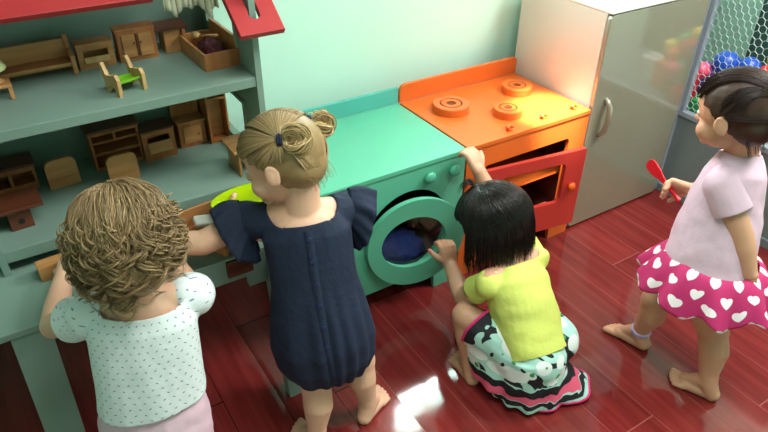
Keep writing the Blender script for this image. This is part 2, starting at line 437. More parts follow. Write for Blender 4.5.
# ------------------------------------------------------------------ wire mesh gate on the right
gx = 1.285
gate = empty('wire_mesh_gate', (gx, -.5, 0), 'steel framed gate with hexagonal wire mesh above a grey panel', 'gate')
b = MB(); b.box(gx-.02, gx+.03, .02, .07, 0, 2.0, .003); b.box(gx-.02, gx+.03, -1.25, -1.2, 0, 2.0, .003)
b.box(gx-.02, gx+.03, -1.2, .02, 1.95, 2.0, .003)
b.box(gx-.012, gx+.02, -.0, .02, .43, 1.95, .002)
put(gate, b.build('frame', MT['steel']))
put(gate, box('middle_rail', MT['steel'], None, gx-.012, gx+.025, -1.2, .02, .405, .43, .003))
b = MB(); b.box(gx, gx+.012, -1.2, .02, .04, .405); b.box(gx-.012, gx+.02, -1.2, .02, .0, .04, .003)
put(gate, b.build('lower_panel', MT['gpanel']))
bm = MB()
s_ = .018; dy = s_*math.sqrt(3); dz = s_*1.5
verts = {}; edges = set()
row = 0; z = .44
while z < 1.2:
    y = .0-(dy/2 if row % 2 else 0)
    while y > -.62:
        cs = []
        for k in range(6):
            a = R(60*k+30); q = (round(y+s_*math.cos(a), 4), round(z+s_*math.sin(a), 4)); cs.append(q)
        for k in range(6):
            a_, b_ = cs[k], cs[(k+1) % 6]
            key = tuple(sorted(((round(a_[0], 3), round(a_[1], 3)), (round(b_[0], 3), round(b_[1], 3)))))
            edges.add(key)
        y -= dy
    z += dz; row += 1
for (a_, b_) in edges:
    if (a_[0]-b_[0])**2+(a_[1]-b_[1])**2 < 1e-6: continue
    bm.cyl((gx+.004, a_[0], a_[1]), (gx+.004, b_[0], b_[1]), .0013, n=3)
put(gate, bm.build('wire_mesh', MT['wire']))

# toys heaped on the shelf behind the mesh
tsh = empty('toy_shelf', (1.55, -.3, 0), 'grey storage shelf behind the wire mesh gate', 'shelf')
b = MB(); b.box(1.32, 1.85, -1.1, .3, .40, .42, .002); b.box(1.32, 1.34, -1.1, .3, 0, .40); b.box(1.83, 1.85, -1.1, .3, 0, .40)
put(tsh, b.build('board', MT['gpanel']))
cols = {'red': (206, 30, 42), 'blue': (28, 74, 176), 'green': (40, 150, 80), 'yellow': (226, 200, 40), 'pink': (236, 80, 120), 'orange': (230, 110, 30), 'purple': (110, 60, 150), 'white': (230, 230, 230)}
cm = {k: mat(k+'_toy_plastic', v, .35) for k, v in cols.items()}
bloc = [('red', 1.36, .07, .42, .05, .16, 'tall red toy block standing by the gate post behind the mesh'),
        ('green', 1.37, -.02, .42, .045, .06, 'small green toy block low behind the mesh by the post'),
        ('red', 1.37, -.09, .42, .05, .075, 'low red toy block behind the mesh next to the small green block'),
        ('blue', 1.47, -.06, .42, .05, .145, 'blue toy block half hidden in the toy heap behind the mesh'),
        ('orange', 1.47, -.26, .42, .05, .13, 'orange toy block in the heap behind the dark haired walking child'),
        ('yellow', 1.60, -.05, .42, .06, .16, 'yellow toy block in the rear of the heap behind the mesh'),
        ('purple', 1.60, .12, .42, .06, .13, 'purple toy block in the rear of the heap near the wall'),
        ('green', 1.60, -.18, .42, .055, .20, 'green toy block at the upper right of the heap behind the mesh'),
        ('white', 1.5, -.36, .42, .06, .12, 'white toy block at the right end of the heap behind the mesh')]
for i, (c, x, y, z, s, hh, lb) in enumerate(bloc):
    t = MB(); t.box(x-s, x+s*.6, y-s*.8, y+s*.8, z, z+hh, .008, Matrix.Rotation(.0, 3, 'Z'))
    t.cyl((x-.015, y-.01, z+hh-.001), (x-.015, y-.01, z+hh+.012), .016, n=14); t.cyl((x-.015, y+.02, z+hh-.001), (x-.015, y+.02, z+hh+.012), .01, n=14)
    o = t.build('toy_block', cm[c]); tag(o, lb, 'toy block', 'toys heaped behind the wire mesh')
cup = empty('dark_cupboard', (1.95, -.55, 0), 'dark green cupboard seen through the wire mesh at the right edge', 'cupboard')
cg = mat('dark_green_paint', (40, 66, 62), .5, .1, 5)
put(cup, box('body', cg, None, 1.90, 2.24, -.75, .13, 0, 1.5, .004)); put(cup, box('door', cg, None, 1.885, 1.90, -.29, .11, .05, 1.46, .003)); put(cup, box('door', cg, None, 1.885, 1.90, -.73, -.31, .05, 1.46, .003))
balls = [('blue', 1.47, -.02, .625, .06, 'large blue toy ball at the top of the heap behind the mesh'),
         ('blue', 1.49, -.115, .635, .05, 'second blue toy ball resting right of the large blue one'),
         ('pink', 1.41, .05, .585, .04, 'pink toy ball in front of the blue balls behind the mesh'),
         ('yellow', 1.55, -.19, .69, .038, 'yellow toy ball high on the right of the heap behind the mesh'),
         ('red', 1.50, -.20, .63, .045, 'red toy ball below the yellow ball behind the mesh'),
         ('green', 1.56, -.26, .64, .035, 'green toy ball at the far right of the heap behind the mesh'),
         ('orange', 1.47, -.25, .58, .04, 'orange toy ball near the red ball behind the mesh'),
         ('pink', 1.42, -.20, .53, .045, 'pink toy ball low at the right of the heap behind the mesh'),
         ('orange', 1.40, -.06, .54, .035, 'orange toy ball just in front of the blue balls behind the mesh'),
         ('yellow', 1.52, -.30, .60, .04, 'yellow toy ball at the right picture edge behind the mesh')]
for c, x, y, z, r_, lb in balls:
    t = MB().ball((x, y, z), r_, n=3)
    o = t.build('toy_ball', cm[c], smooth=True); tag(o, lb, 'toy ball', 'toy balls heaped behind the wire mesh')

# ------------------------------------------------------------------ table
TZ = .578
tb = empty('low_table', (-1.25, .15, 0), 'grey green painted low table carrying the dollhouse', 'table')
b = MB(); b.box(-1.95, -.775, -.135, .545, TZ-.022, TZ, .003); put(tb, b.build('tabletop', MT['grey']))
for (x0, x1, y0, y1) in ((-.835, -.79, .46, .51), (-1.93, -1.86, .46, .51), (-1.93, -1.86, -.12, -.07)):
    put(tb, box('leg', MT['grey'], None, x0, x1, y0, y1, 0, TZ-.022, .003))
for q0, q1, w_, t_ in (((-1.505, -.13), (-1.525, -.16), .09, .025), ((-.84, -.13), (-.84, -.205), .05, .04)):
    b = MB(); g0 = [(0, 0), (w_, 0), (w_, t_), (0, t_)]
    lo = [b.bm.verts.new((q1[0]+a, q1[1]+c, 0)) for a, c in g0]; hi = [b.bm.verts.new((q0[0]+a, q0[1]+c, TZ-.022)) for a, c in g0]
    b.bm.faces.new(lo[::-1]); b.bm.faces.new(hi)
    for k in range(4): b.bm.faces.new((lo[k], lo[(k+1) % 4], hi[(k+1) % 4], hi[k]))
    put(tb, b.build('leg', MT['grey']))
b = MB(); b.box(-1.16, -.84, -.132, -.112, TZ-.085, TZ-.022, .002); b.box(-.90, -.84, -.132, -.112, TZ-.125, TZ-.085, .002)
put(tb, b.build('apron', MT['grey']))
b = MB(); b.box(-.96, -.885, -.146, -.1325, TZ-.06, TZ-.006, .002)  # brown board put in for a reflection under the table edge
put(tb, b.build('brown_reflection', MT['wood3']))

# ------------------------------------------------------------------ dollhouse
HX0, HX1, HY0, HY1 = -1.485, -.705, .105, .545
Z1, Z2 = .65, .98     # top faces of the two floors
dh = empty('dollhouse', ((HX0+HX1)/2, (HY0+HY1)/2, TZ), 'grey green open fronted wooden dollhouse with a red roof', 'dollhouse')
b = MB()
b.box(HX0, HX1, HY0, HY1, Z1-.036, Z1, .002); put(dh, b.build('lower_floor', MT['grey']))
b = MB(); b.box(HX0+.018, HX1-.018, HY0, HY1, Z2-.028, Z2, .002); put(dh, b.build('upper_floor', MT['grey']))
put(dh, box('back_wall', MT['grey'], None, HX0, HX1, HY1-.012, HY1, Z1, 1.5))
put(dh, box('side_wall', MT['grey'], None, HX0-.0, HX0+.018, HY0-.004, HY1-.012, TZ, 1.3, .002))
rw = box('side_wall', MT['grey'], None, HX1-.018, HX1, HY0-.004, HY1-.012, TZ, 1.42, .0)
cut = MB().prism([(.235, .69), (.47, .69), (.47, .85), (.235, .85)], lambda a, b_, d: (d, a, b_), HX1-.1, HX1+.1).build('c', MT['dark']); boolean_cut(rw, cut)
cut = MB().prism([(.235, 1.045), (.47, 1.045), (.47, 1.24), (.235, 1.24)], lambda a, b_, d: (d, a, b_), HX1-.1, HX1+.1).build('c', MT['dark']); boolean_cut(rw, cut)
put(dh, rw)
for z0, z1 in ((.69, .85), (1.045, 1.24)):
    w = MB().plate([(.223, z0-.012), (.482, z0-.012), (.482, z1+.012), (.223, z1+.012)], [(.235, z0), (.47, z0), (.47, z1), (.235, z1)], lambda a, b_, d: (d, a, b_), HX1-.024, HX1-.018)
    put(dh, w.build('window_frame', MT['grey']))
# roof: one sloping board (38 degrees) with a deep lip at the right end, slotted for the wall post
ra = R(38); ca, sa = math.cos(ra), math.sin(ra)
RY, RZ = .105, 1.150
def RF(a, b_, d):   # a = x, b = distance up the slope from the front wall line, d = thickness
    return (a, RY+b_*ca-d*sa, RZ+b_*sa+d*ca)
xe0 = at(237, 42, y=.06)[0]; 
roof_pts = [(-1.62, .090), (-.95, .090), (-.95, .30), (-.775, .30), (-.775, -.065), (-.648, -.065), (-.648, .55), (-1.62, .55)]
rf = MB().prism(roof_pts, RF, 0, .02, .002).build('roof_panel', MT['roof'])
cut = MB().prism([(HX1-.023, .01)]+arc(HX1-.009, -.004, .0165, 180, 360, 8)+[(HX1+.0075, .01), (HX1+.0075, .2), (HX1-.0255, .2)], RF, -.05, .08).build('c', MT['dark']); boolean_cut(rf, cut)
put(dh, rf)
# ------------------------------------------------------------------ dollhouse furniture
def furn(name, x, y, z, rz, label, cat, group=None):
    e = empty(name, (x, y, z), label, cat, group, R(rz))
    if group == GL: e.location = (x-.002, y-.034, z)
    elif group == GU:
        e.location = (x-.003, y-.012, z)
        if name in ('toy_oven', 'toy_wardrobe', 'toy_sofa'): e.scale = (1, 1, .86)
    return e
GU, GL = 'wooden dollhouse furniture on the upper floor', 'wooden dollhouse furniture on the lower floor'
def part(name, m, par, *boxes, bev=.0015):
    b = MB()
    for a in boxes: b.box(*a, bev=bev)
    return b.build(name, MT[m], par)
# sofa
s = furn('toy_sofa', -1.255, .435, Z2, 1, 'long honey wood toy sofa on the upper dollhouse floor', 'toy sofa', GU)
W = .104
part('seat', 'wood1', s, (-W, W, -.03, .028, .028, .040)); part('backrest', 'wood1', s, (-W, W, .028, .038, .0, .10))
for sx in (-1, 1):
    b = MB(); x = sx*(W+.005)
    b.prism([(-.035, 0), (-.02, 0), (-.02, .018), (.02, .018), (.02, 0), (.04, 0), (.045, .11), (.03, .112), (.01, .072), (-.035, .06)], lambda a, b_, d: (d, a, b_), x-.006, x+.006, .001)
    b.build('armrest', MT['wood1'], s)
# low open cabinet (fireplace like)
s = furn('toy_oven', -1.08, .455, Z2, -1, 'small square wooden toy stove between the sofa and the wardrobe', 'toy oven', GU)
w = MB().plate([(-.05, 0), (.05, 0), (.05, .078), (-.05, .078)], [(-.034, .022), (.034, .022), (.034, .062), (-.034, .062)], FR, -.035, -.025).build('front', MT['wood1'], s)
part('body', 'wood1', s, (-.05, .05, -.025, .02, 0, .012), (-.05, -.04, -.025, .02, .012, .078), (.04, .05, -.025, .02, .012, .078), (-.05, .05, .012, .02, .012, .078), (-.052, .052, -.036, .02, .078, .085))
b = MB(); b.box(-.034, .034, -.045, -.03, .02, .04, .001, Matrix.Rotation(R(-25), 3, 'X')); b.build('door', MT['wood4'], s)
# wardrobe
s = furn('toy_wardrobe', -.962, .455, Z2, 0, 'two door wooden toy wardrobe on the upper dollhouse floor', 'toy wardrobe', GU)
part('body', 'wood2', s, (-.056, .056, -.035, .015, 0, .105), (-.058, .058, -.037, .017, .105, .112))
for sx in (-1, 1):
    d_ = part('door', 'wood1', s, (sx*.024-.019, sx*.024+.019, -.041, -.0355, .016, .094))
    MB().ball((sx*.010, -.043, .065), .003).build('knob', MT['wood3'], d_)
part('door_gap', 'wood3', s, (-.003, .003, -.0385, -.035, .016, .094))
# side table, dark top
s = furn('toy_side_table', -.855, .46, Z2, 0, 'toy side table with a dark red top behind the toy crate', 'toy table', GU)
part('tabletop', 'wood3', s, (-.05, .05, -.04, .045, .072, .08)); part('cabinet', 'wood1', s, (-.025, .028, -.03, .04, 0, .072)); part('leg', 'wood1', s, (.030, .04, -.035, .035, 0, .072))
# crate with felt lump and wooden spoon
s = furn('toy_bed_box', -.775, .325, Z2, 2, 'open wooden box with high end board at the right of the upper floor', 'toy box', GU)
part('base', 'wood1', s, (-.05, .05, -.09, .11, 0, .01)); part('side_board', 'wood1', s, (-.056, -.048, -.09, .11, 0, .05)); part('end_board', 'wood2', s, (-.056, .052, -.098, -.09, 0, .05))
part('high_board', 'wood1', s, (.044, .053, -.09, .11, 0, .085)); part('end_board', 'wood1', s, (-.056, .052, .11, .118, 0, .05))
tag(heap((-.778, .30, 1.012), .034, .065, .03, MT['maroon'], 'felt_cushion', 5), 'dark maroon felt lump lying in the open wooden box', 'felt toy')
b = MB(); b.tube([(-.79, .36, 1.035), (-.775, .33, 1.045), (-.755, .30, 1.05)], .004, 8); b.ball((-.797, .375, 1.036), .013, (1, 1.3, .8), 3)
tag(b.build('toy_spoon', MT['wood4'], smooth=True), 'tiny pale wooden toy spoon resting on the felt in the wooden box', 'toy spoon')
# armchair, pale wood + lime seat
s = furn('toy_armchair', -1.052, .215, Z2, 16, 'tiny pale wood toy armchair with a lime fabric seat', 'toy chair', GU); s.scale = (1.05, 1.1, .95)
for sx in (-1, 1):
    b = MB(); x = sx*.034
    b.prism([(-.032, 0), (-.020, 0), (-.015, .022), (.012, .024), (.02, 0), (.032, 0), (.03, .03), (.045, .078), (.034, .082), (.018, .05), (-.005, .056), (-.024, .062), (-.034, .05)], lambda a, b_, d: (d, a, b_), x-.005, x+.005, .001)
    b.build('side_frame', MT['wood4'], s)
b = MB(); b.tube([(-.03, 0, 0), (.03, 0, 0)], .001, 4)
st = MB(); n = 8
for i in range(n):
    y0_, z0_ = -.024+.05*i/n, .034-.012*math.sin(math.pi*i/n); st.box(-.031, .031, y0_, y0_+.0075, z0_, z0_+.004)
st.build('fabric_seat', MT['fabricg'], s); b.bm.free()
# lamp + stand at the left
s = furn('toy_side_stand', -1.345, .33, Z2, 0, 'little toy stand under the lamp at the left of the upper floor', 'toy table', GU)
part('tabletop', 'wood1', s, (-.03, .03, -.03, .03, .034, .042))
for a, c in ((-1, -1), (1, -1), (-1, 1), (1, 1)): part('leg', 'wood1', s, (a*.024-.005, a*.024+.005, c*.024-.005, c*.024+.005, 0, .034))
s = furn('toy_lamp', -1.345, .33, Z2+.042, 0, 'toy table lamp with a pale green conical shade', 'toy lamp', GU)
MB().lathe((0, 0, 0), [(.018, 0), (.018, .006), (.008, .012), (.012, .03), (.005, .04)], 20).build('base', MT['wood1'], s, True)
MB().lathe((0, 0, .035), [(.03, 0), (.032, .004), (.018, .035), (.012, .037)], 24).build('lamp_shade', MT['shade'], s, True)
# cream curtain under the roof
CY, CZ = .30, 1.142
def curtain():
    bm = bmesh.new(); nu, nv = 60, 14; g = []
    for i in range(nu+1):
        t = i/nu; x = -.895+.155*t
        for_z = CZ-.012*t-.010*math.sin(3*math.pi*t)
        row = []
        for j in range(nv+1):
            s_ = j/nv
            row.append(bm.verts.new((x, CY+.009*math.sin(t*24+2*math.sin(t*5))*(.4+.6*s_)+.006*math.sin(t*61), 1.33-(1.33-for_z)*s_+.008*s_*math.sin(t*22))))
        g.append(row)
    for i in range(nu):
        for j in range(nv): bm.faces.new((g[i][j], g[i+1][j], g[i+1][j+1], g[i][j+1]))
    me = bpy.data.meshes.new('m'); bm.to_mesh(me); bm.free(); me.materials.append(MT['cream'])
    me.polygons.foreach_set('use_smooth', [True]*len(me.polygons))
    o = link('curtain', me); md = o.modifiers.new('s', 'SOLIDIFY'); md.thickness = .003
    b = MB().tube([(-.93, CY, 1.335), (-.724, CY, 1.335)], .004, 8)
    return o, b.build('curtain_rod', MT['wood4'])
c_, r_ = curtain()
ct = empty('toy_curtain', (-.82, CY, 1.33), 'short cream cotton curtain gathered under the dollhouse roof', 'toy curtain'); put(ct, c_, r_)

# lower floor
s = furn('toy_sideboard', -1.40, .48, Z1, 1, 'brown wooden toy sideboard with open shelves at the left of the lower floor', 'toy cabinet', GL)
part('top', 'wood3', s, (-.075, .075, -.04, .045, .075, .083)); part('body', 'wood2', s, (-.07, .07, -.02, .04, 0, .012), (-.07, -.062, -.035, .04, 0, .075), (.062, .07, -.035, .04, 0, .075), (-.005, .005, -.035, .04, .012, .075), (-.07, .07, .03, .04, .012, .075), (-.07, .07, -.036, -.03, 0, .02), (-.07, .07, -.036, -.03, .058, .075))
s = furn('toy_dining_table', -1.405, .26, Z1, 3, 'dark red toy table on a block foot by the left dollhouse wall', 'toy table', GL)
part('tabletop', 'wood3', s, (-.065, .065, -.05, .05, .066, .075)); part('foot', 'wood3', s, (-.028, .03, -.03, .03, 0, .066)); MB().cyl((.002, -.032, .026), (.002, -.0305, .026), .008, n=16).build('round_hole', MT['dark'], s)
def chair(x, y, rz, lb):
    s = furn('toy_dining_chair', x, y, Z1, rz, lb, 'toy chair', GL)
    MB().prism([(-.045, 0), (.045, 0)]+arc(.022, .072, .022, 0, 90, 5)+arc(-.022, .072, .022, 90, 180, 5), FR, -.006, .006, .001).build('backrest', MT['wood1'], s)
    part('seat', 'wood1', s, (-.04, .04, .006, .055, .038, .046)); part('leg', 'wood1', s, (-.038, -.03, .045, .053, 0, .038)); part('leg', 'wood1', s, (.03, .038, .045, .053, 0, .038))
chair(-1.262, .41, 4, 'wooden toy chair with rounded back, between sideboard and chest')
chair(-1.10, .345, 2, 'wooden toy chair with rounded back, in front of the chest of shelves')
s = furn('toy_dresser', -1.09, .485, Z1, 2, 'brown toy chest with open shelves and a dark top behind a toy chair', 'toy cabinet', GL)
part('top', 'wood3', s, (-.08, .08, -.045, .045, .128, .136)); part('body', 'wood2', s, (-.075, -.067, -.04, .04, 0, .128), (.067, .075, -.04, .04, 0, .128), (-.067, .067, .032, .04, 0, .128), (-.067, .067, -.04, .032, 0, .012), (-.067, .067, -.04, .032, .052, .06), (-.067, .067, -.04, .032, .09, .098), (-.004, .004, -.04, .032, .098, .128), (-.067, .067, -.041, -.036, .118, .128))
s = furn('toy_cooker', -.965, .465, Z1, 3, 'square wooden toy cooker with a tilting front flap on the lower floor', 'toy oven', GL)
MB().plate([(-.052, 0), (.052, 0), (.052, .098), (-.052, .098)], [(-.036, .042), (.036, .042), (.036, .084), (-.036, .084)], FR, -.04, -.03).build('front', MT['wood2'], s)
part('body', 'wood2', s, (-.052, -.042, -.03, .04, 0, .098), (.042, .052, -.03, .04, 0, .098), (-.052, .052, .03, .04, 0, .098), (-.042, .042, -.03, .03, 0, .04)); part('top', 'wood3', s, (-.055, .055, -.04, .042, .098, .104))
b = MB(); b.box(-.038, .038, -.052, -.044, .03, .066, .001, Matrix.Rotation(R(-18), 3, 'X')); b.build('flap', MT['wood1'], s)
s = furn('toy_cupboard', -.845, .50, Z1, 0, 'toy kitchen cupboard with one door and a tall back board', 'toy cabinet', GL)
part('base_cabinet', 'wood2', s, (-.045, .045, -.045, .03, 0, .085)); part('worktop', 'wood1', s, (-.048, .048, -.048, .03, .085, .092)); part('back_board', 'wood2', s, (-.047, .047, .012, .026, .092, .18))
d_ = part('door', 'wood1', s, (-.03, .03, -.049, -.0455, .014, .074)); MB().ball((.02, -.051, .045), .003).build('knob', MT['wood3'], d_)
s = furn('toy_tall_cabinet', -.757, .475, Z1, 0, 'narrow tall open wooden toy cabinet in the right corner of the lower floor', 'toy cabinet', GL)
part('frame', 'wood2', s, (-.035, -.028, -.04, .04, 0, .175), (.028, .035, -.04, .04, 0, .175), (-.028, .028, .032, .04, 0, .175), (-.028, .028, -.04, .032, 0, .01), (-.028, .028, -.04, .032, .155, .162), (-.036, .036, -.042, .042, .175, .182))
part('inner_board', 'wood1', s, (-.026, .026, -.0, .006, .01, .155))
s = furn('toy_desk', -.76, .23, Z1, 0, 'pale wooden toy table half hidden behind the pigtailed head', 'toy table', GL)
part('tabletop', 'wood1', s, (-.045, .03, -.06, .06, .085, .093)); part('side_board', 'wood1', s, (-.03, -.022, -.05, .05, 0, .085)); part('side_board', 'wood1', s, (.02, .028, -.05, .05, 0, .085))

# box tray, cloth, plate and blocks in front on the table
s = furn('wooden_tray', -.925, .0, TZ, 8, 'open wooden tray on the table edge below the dollhouse', 'tray')
part('base', 'wood1', s, (-.11, .13, -.045, .075, 0, .006)); part('back_board', 'wood1', s, (-.11, .13, .075, .083, 0, .062)); part('end_board', 'wood2', s, (-.118, -.11, -.05, .083, 0, .055)); part('front_board', 'wood1', s, (-.11, .13, -.053, -.045, 0, .04)); part('end_board', 'wood2', s, (.13, .138, -.05, .083, 0, .05))
b = MB(); b.box(-.99, -.90, .0, .035, TZ+.03, TZ+.05, .006, Matrix.Rotation(R(12), 3, 'Y') @ Matrix.Rotation(R(20), 3, 'X'))
tag(b.build('paper_roll', MT['papr']), 'folded white paper lying in the wooden tray', 'paper')
b = MB(); b.box(-1.025, -.985, -.045, -.015, TZ+.008, TZ+.03, .002, Matrix.Rotation(R(25), 3, 'Z'))
tag(b.build('toy_brick', MT['wood1']), 'small wooden brick in the left end of the wooden tray', 'toy block')
b = MB(); b.box(-.965, -.925, -.115, -.075, TZ, TZ+.03, .002, Matrix.Rotation(R(35), 3, 'Z'))
tag(b.build('toy_brick', MT['wood1']), 'small wooden brick on the table edge below the outstretched arm', 'toy block')
b = MB(); b.box(-1.405, -1.30, .03, .07, TZ, TZ+.045, .002, Matrix.Rotation(R(5), 3, 'Z'))
tag(b.build('toy_brick', MT['wood1']), 'wooden brick on the table by the curly haired child\'s left hand', 'toy block')
pc = at(243, 203, z=.665)
pl = MB().lathe((0, 0, 0), [(.04, 0), (.075, .004), (.102, .022), (.104, .025), (.1, .024), (.073, .008), (.001, .006)], 44).build('plate', MT['lime'], None, True)
pl.location = (pc[0]+.012, pc[1]-.01, .668); pl.rotation_euler = (R(-16), R(-4), 0)
tag(pl, 'round lime green plastic plate held against the dollhouse floor edge', 'plate')

# ================================================================== people
from mathutils import noise as mnoise
def uvsphere(c, ax, rad, n=14, m=20):
    vs = [[0, 0, 1]]
    for i in range(1, n):
        t = math.pi*i/n
        for j in range(m): p = 2*math.pi*j/m; vs.append([math.sin(t)*math.cos(p), math.sin(t)*math.sin(p), math.cos(t)])
    vs.append([0, 0, -1]); vs = np.array(vs)*np.array(rad)
    vs = vs@np.array(ax)+np.array(c)
    fs = []
    for j in range(m): fs.append((0, 1+j, 1+(j+1) % m))
    for i in range(n-2):
        a = 1+i*m
        for j in range(m): fs.append((a+j, a+m+j, a+m+(j+1) % m, a+(j+1) % m))
    a = 1+(n-2)*m; e = len(vs)-1
    for j in range(m): fs.append((a+j, e, a+(j+1) % m))
    return vs, fs
I3 = np.eye(3)
def frame(f, u):   # rows: right, front, up
    f = nrm(f); u = np.array(u, float); u = nrm(u-f*np.dot(u, f)); return np.array([np.cross(f, u), f, u])
def EL(c, rad, ax=I3): return uvsphere(c, ax, rad)
def CP(p0, p1, r0_, r1_=None, flat=False, flat2=None, n=8, m=18, sx=1, side=None):
    """round cone from p0 to p1; flat ends on request; sx widens it along 'side'"""
    r1_ = r0_ if r1_ is None else r1_
    p0, p1 = np.array(p0, float), np.array(p1, float); d = p1-p0; L_ = np.linalg.norm(d); t = d/(L_+1e-9)
    flat2 = flat if flat2 is None else flat2
    if side is None: side = np.cross(t, (0, 0, 1)) if abs(t[2]) < .9 else np.cross(t, (0, 1, 0))
    a = nrm(np.array(side)-t*np.dot(side, t)); b = np.cross(t, a)
    prof = []
    if flat: prof.append((0.001, 0)); prof.append((r0_, 0))
    else:
        for i in range(1, n): th = math.pi/2*i/n; prof.append((r0_*math.sin(th), -r0_*math.cos(th)))
        prof.append((r0_, 0))
    for i in range(1, 6): s = i/6; prof.append((r0_+(r1_-r0_)*s, L_*s))
    prof.append((r1_, L_))
    if flat2: prof.append((.001, L_))
    else:
        for i in range(n-1, 0, -1): th = math.pi/2*i/n; prof.append((r1_*math.sin(th), L_+r1_*math.cos(th)))
    vs = []; fs = []
    for (r_, h) in prof:
        for j in range(m): q = 2*math.pi*j/m; vs.append(p0+t*h+(a*math.cos(q)*sx+b*math.sin(q))*r_)
    for i in range(len(prof)-1):
        for j in range(m): fs.append((i*m+j, i*m+(j+1) % m, (i+1)*m+(j+1) % m, (i+1)*m+j))
    fs.append(tuple(range(m))[::-1]); k = (len(prof)-1)*m; fs.append(tuple(range(k, k+m)))
    return np.array(vs), fs
def LOFT(rings, m=28, e=2.0):
    """rings: (centre, side vector, front vector, side radius, front radius)"""
    vs = []; fs = []
    for (c, s, f, rs, rf_) in rings:
        for j in range(m):
            q = 2*math.pi*j/m; cx, sy = math.cos(q), math.sin(q)
            k = (abs(cx)**e+abs(sy)**e)**(-1/e)
            vs.append(np.array(c)+np.array(s)*cx*k*rs+np.array(f)*sy*k*rf_)
    nR = len(rings)
    for i in range(nR-1):
        for j in range(m): fs.append((i*m+j, i*m+(j+1) % m, (i+1)*m+(j+1) % m, (i+1)*m+j))
    fs.append(tuple(range(m))[::-1]); fs.append(tuple(range((nR-1)*m, nR*m)))
    return np.array(vs), fs
def raw(pieces):
    vs = []; fs = []; o = 0
    for v, f in pieces:
        vs += v.tolist(); fs += [tuple(i+o for i in q) for q in f]; o += len(v)
    me = bpy.data.meshes.new('raw'); me.from_pydata(vs, [], fs)
    bm = bmesh.new(); bm.from_mesh(me)
    # outward normals island by island
    bmesh.ops.recalc_face_normals(bm, faces=bm.faces); bm.to_mesh(me); bm.free()
    return me
def fuse(pieces, vox, iters=6, keep=None):
    """one closed surface out of overlapping solids, then Laplacian smoothing; keep(v)->0..1 weight of smoothing"""
    me = raw(pieces); o = bpy.data.objects.new('tmp', me); COL.objects.link(o)
    md = o.modifiers.new('r', 'REMESH'); md.mode = 'VOXEL'; md.voxel_size = vox; md.use_smooth_shade = True
    bpy.context.view_layer.update(); dg = bpy.context.evaluated_depsgraph_get()
    out = bpy.data.meshes.new_from_object(o.evaluated_get(dg)); bpy.data.objects.remove(o, do_unlink=True)
    n = len(out.vertices); co = np.empty(n*3); out.vertices.foreach_get('co', co); co = co.reshape(-1, 3)
    ne = len(out.edges); ed = np.empty(ne*2, dtype=np.int64); out.edges.foreach_get('vertices', ed); ed = ed.reshape(-1, 2)
    deg = np.bincount(ed.ravel(), minlength=n).astype(float)[:, None]; deg[deg == 0] = 1
    w = np.ones((n, 1)) if keep is None else keep(co)[:, None]
    for k in range(iters):
        for lam in ((.55, -.3) if True else (.5,)):
            s = np.zeros_like(co)
            for a in range(3):
                s[:, a] = np.bincount(ed[:, 0], weights=co[ed[:, 1], a], minlength=n)+np.bincount(ed[:, 1], weights=co[ed[:, 0], a], minlength=n)
            co = co+(s/deg-co)*lam*w
    out.vertices.foreach_set('co', co.ravel()); out.update()
    out.polygons.foreach_set('use_smooth', [True]*len(out.polygons))
    return out, co
def hand(W, D, N, thumb, k=1.0, curl=(25, 35, 25), spread=.10, tcurl=0, fcurl=None):
    """palm with four unequal fingers and a thumb. D: finger direction, N: where the palm faces, thumb: +1/-1 side"""
    D = nrm(D); N = nrm(np.array(N)-D*np.dot(N, D)); S = np.cross(D, N)*thumb
    W = np.array(W, float); P_ = []
    offs = (.0185, .0062, -.0065, -.0185); lens = (1.0, 1.1, 1.0, .78)
    for i in range(4):
        base = W+D*.048*k+S*offs[i]*k-N*.0 
        P_.append(CP(W+D*.006*k+S*offs[i]*.55*k, base, .0125*k, .0092*k))
        d = nrm(D+S*offs[i]*spread/.0185); p = base; rr = .0079*k
        cc = fcurl[i] if fcurl else curl
        for L_, cdeg in zip((.0195, .014, .0115), cc):
            a = R(cdeg); ax = np.cross(d, N); ax = nrm(ax)
            d = nrm(d*math.cos(a)+np.cross(ax, d)*math.sin(a) if True else d)
            q = p+d*L_*lens[i]*k; P_.append(CP(p, q, rr, rr*.93)); p = q; rr *= .93
            N_ = N
    P_.append(EL(W+D*.026*k, (.024*k, .030*k, .0125*k), np.array([S, D, N])))
    d = nrm(D*.62+S*.8+N*(.25+tcurl)); p = W+D*.012*k+S*.017*k; rr = .0098*k
    for L_, bend in ((.022, 0), (.0165, .35), (.012, .35)):
        d = nrm(d+D*bend+N*bend*.6*(1+tcurl)); q = p+d*L_*k; P_.append(CP(p, q, rr, rr*.88)); p = q; rr *= .88
    return P_
def foot(A, D, side, k=1.0, up=(0, 0, 1)):
    """side: +1 when the big toe lies to the left of D seen from above"""
    U = nrm(up); D = nrm(np.array(D)-U*np.dot(D, U)); S = np.cross(U, D)*side
    A = np.array(A, float); z0 = A-U*.034*k
    P_ = [CP(A, z0-D*.014*k-U*-.006*k, .026*k, .024*k), CP(z0-D*.02*k-U*0, z0+D*.058*k+S*.012*k-U*.002*k, .0225*k, .0155*k), CP(z0-D*.018*k, z0+D*.052*k-S*.014*k-U*.004*k, .021*k, .0135*k), CP(A+D*.008*k, z0+D*.06*k+S*.004*k, .024*k, .014*k)]
    for off, L_, r_ in ((.0225, .098, .0098), (.0075, .099, .0064), (-.005, .094, .0062), (-.0165, .087, .006), (-.0275, .078, .0058)):
        P_.append(CP(z0+D*.052*k+S*off*.8*k-U*.006*k, z0+D*L_*k+S*off*k-U*.010*k, .0095*k, r_*k))
    return P_
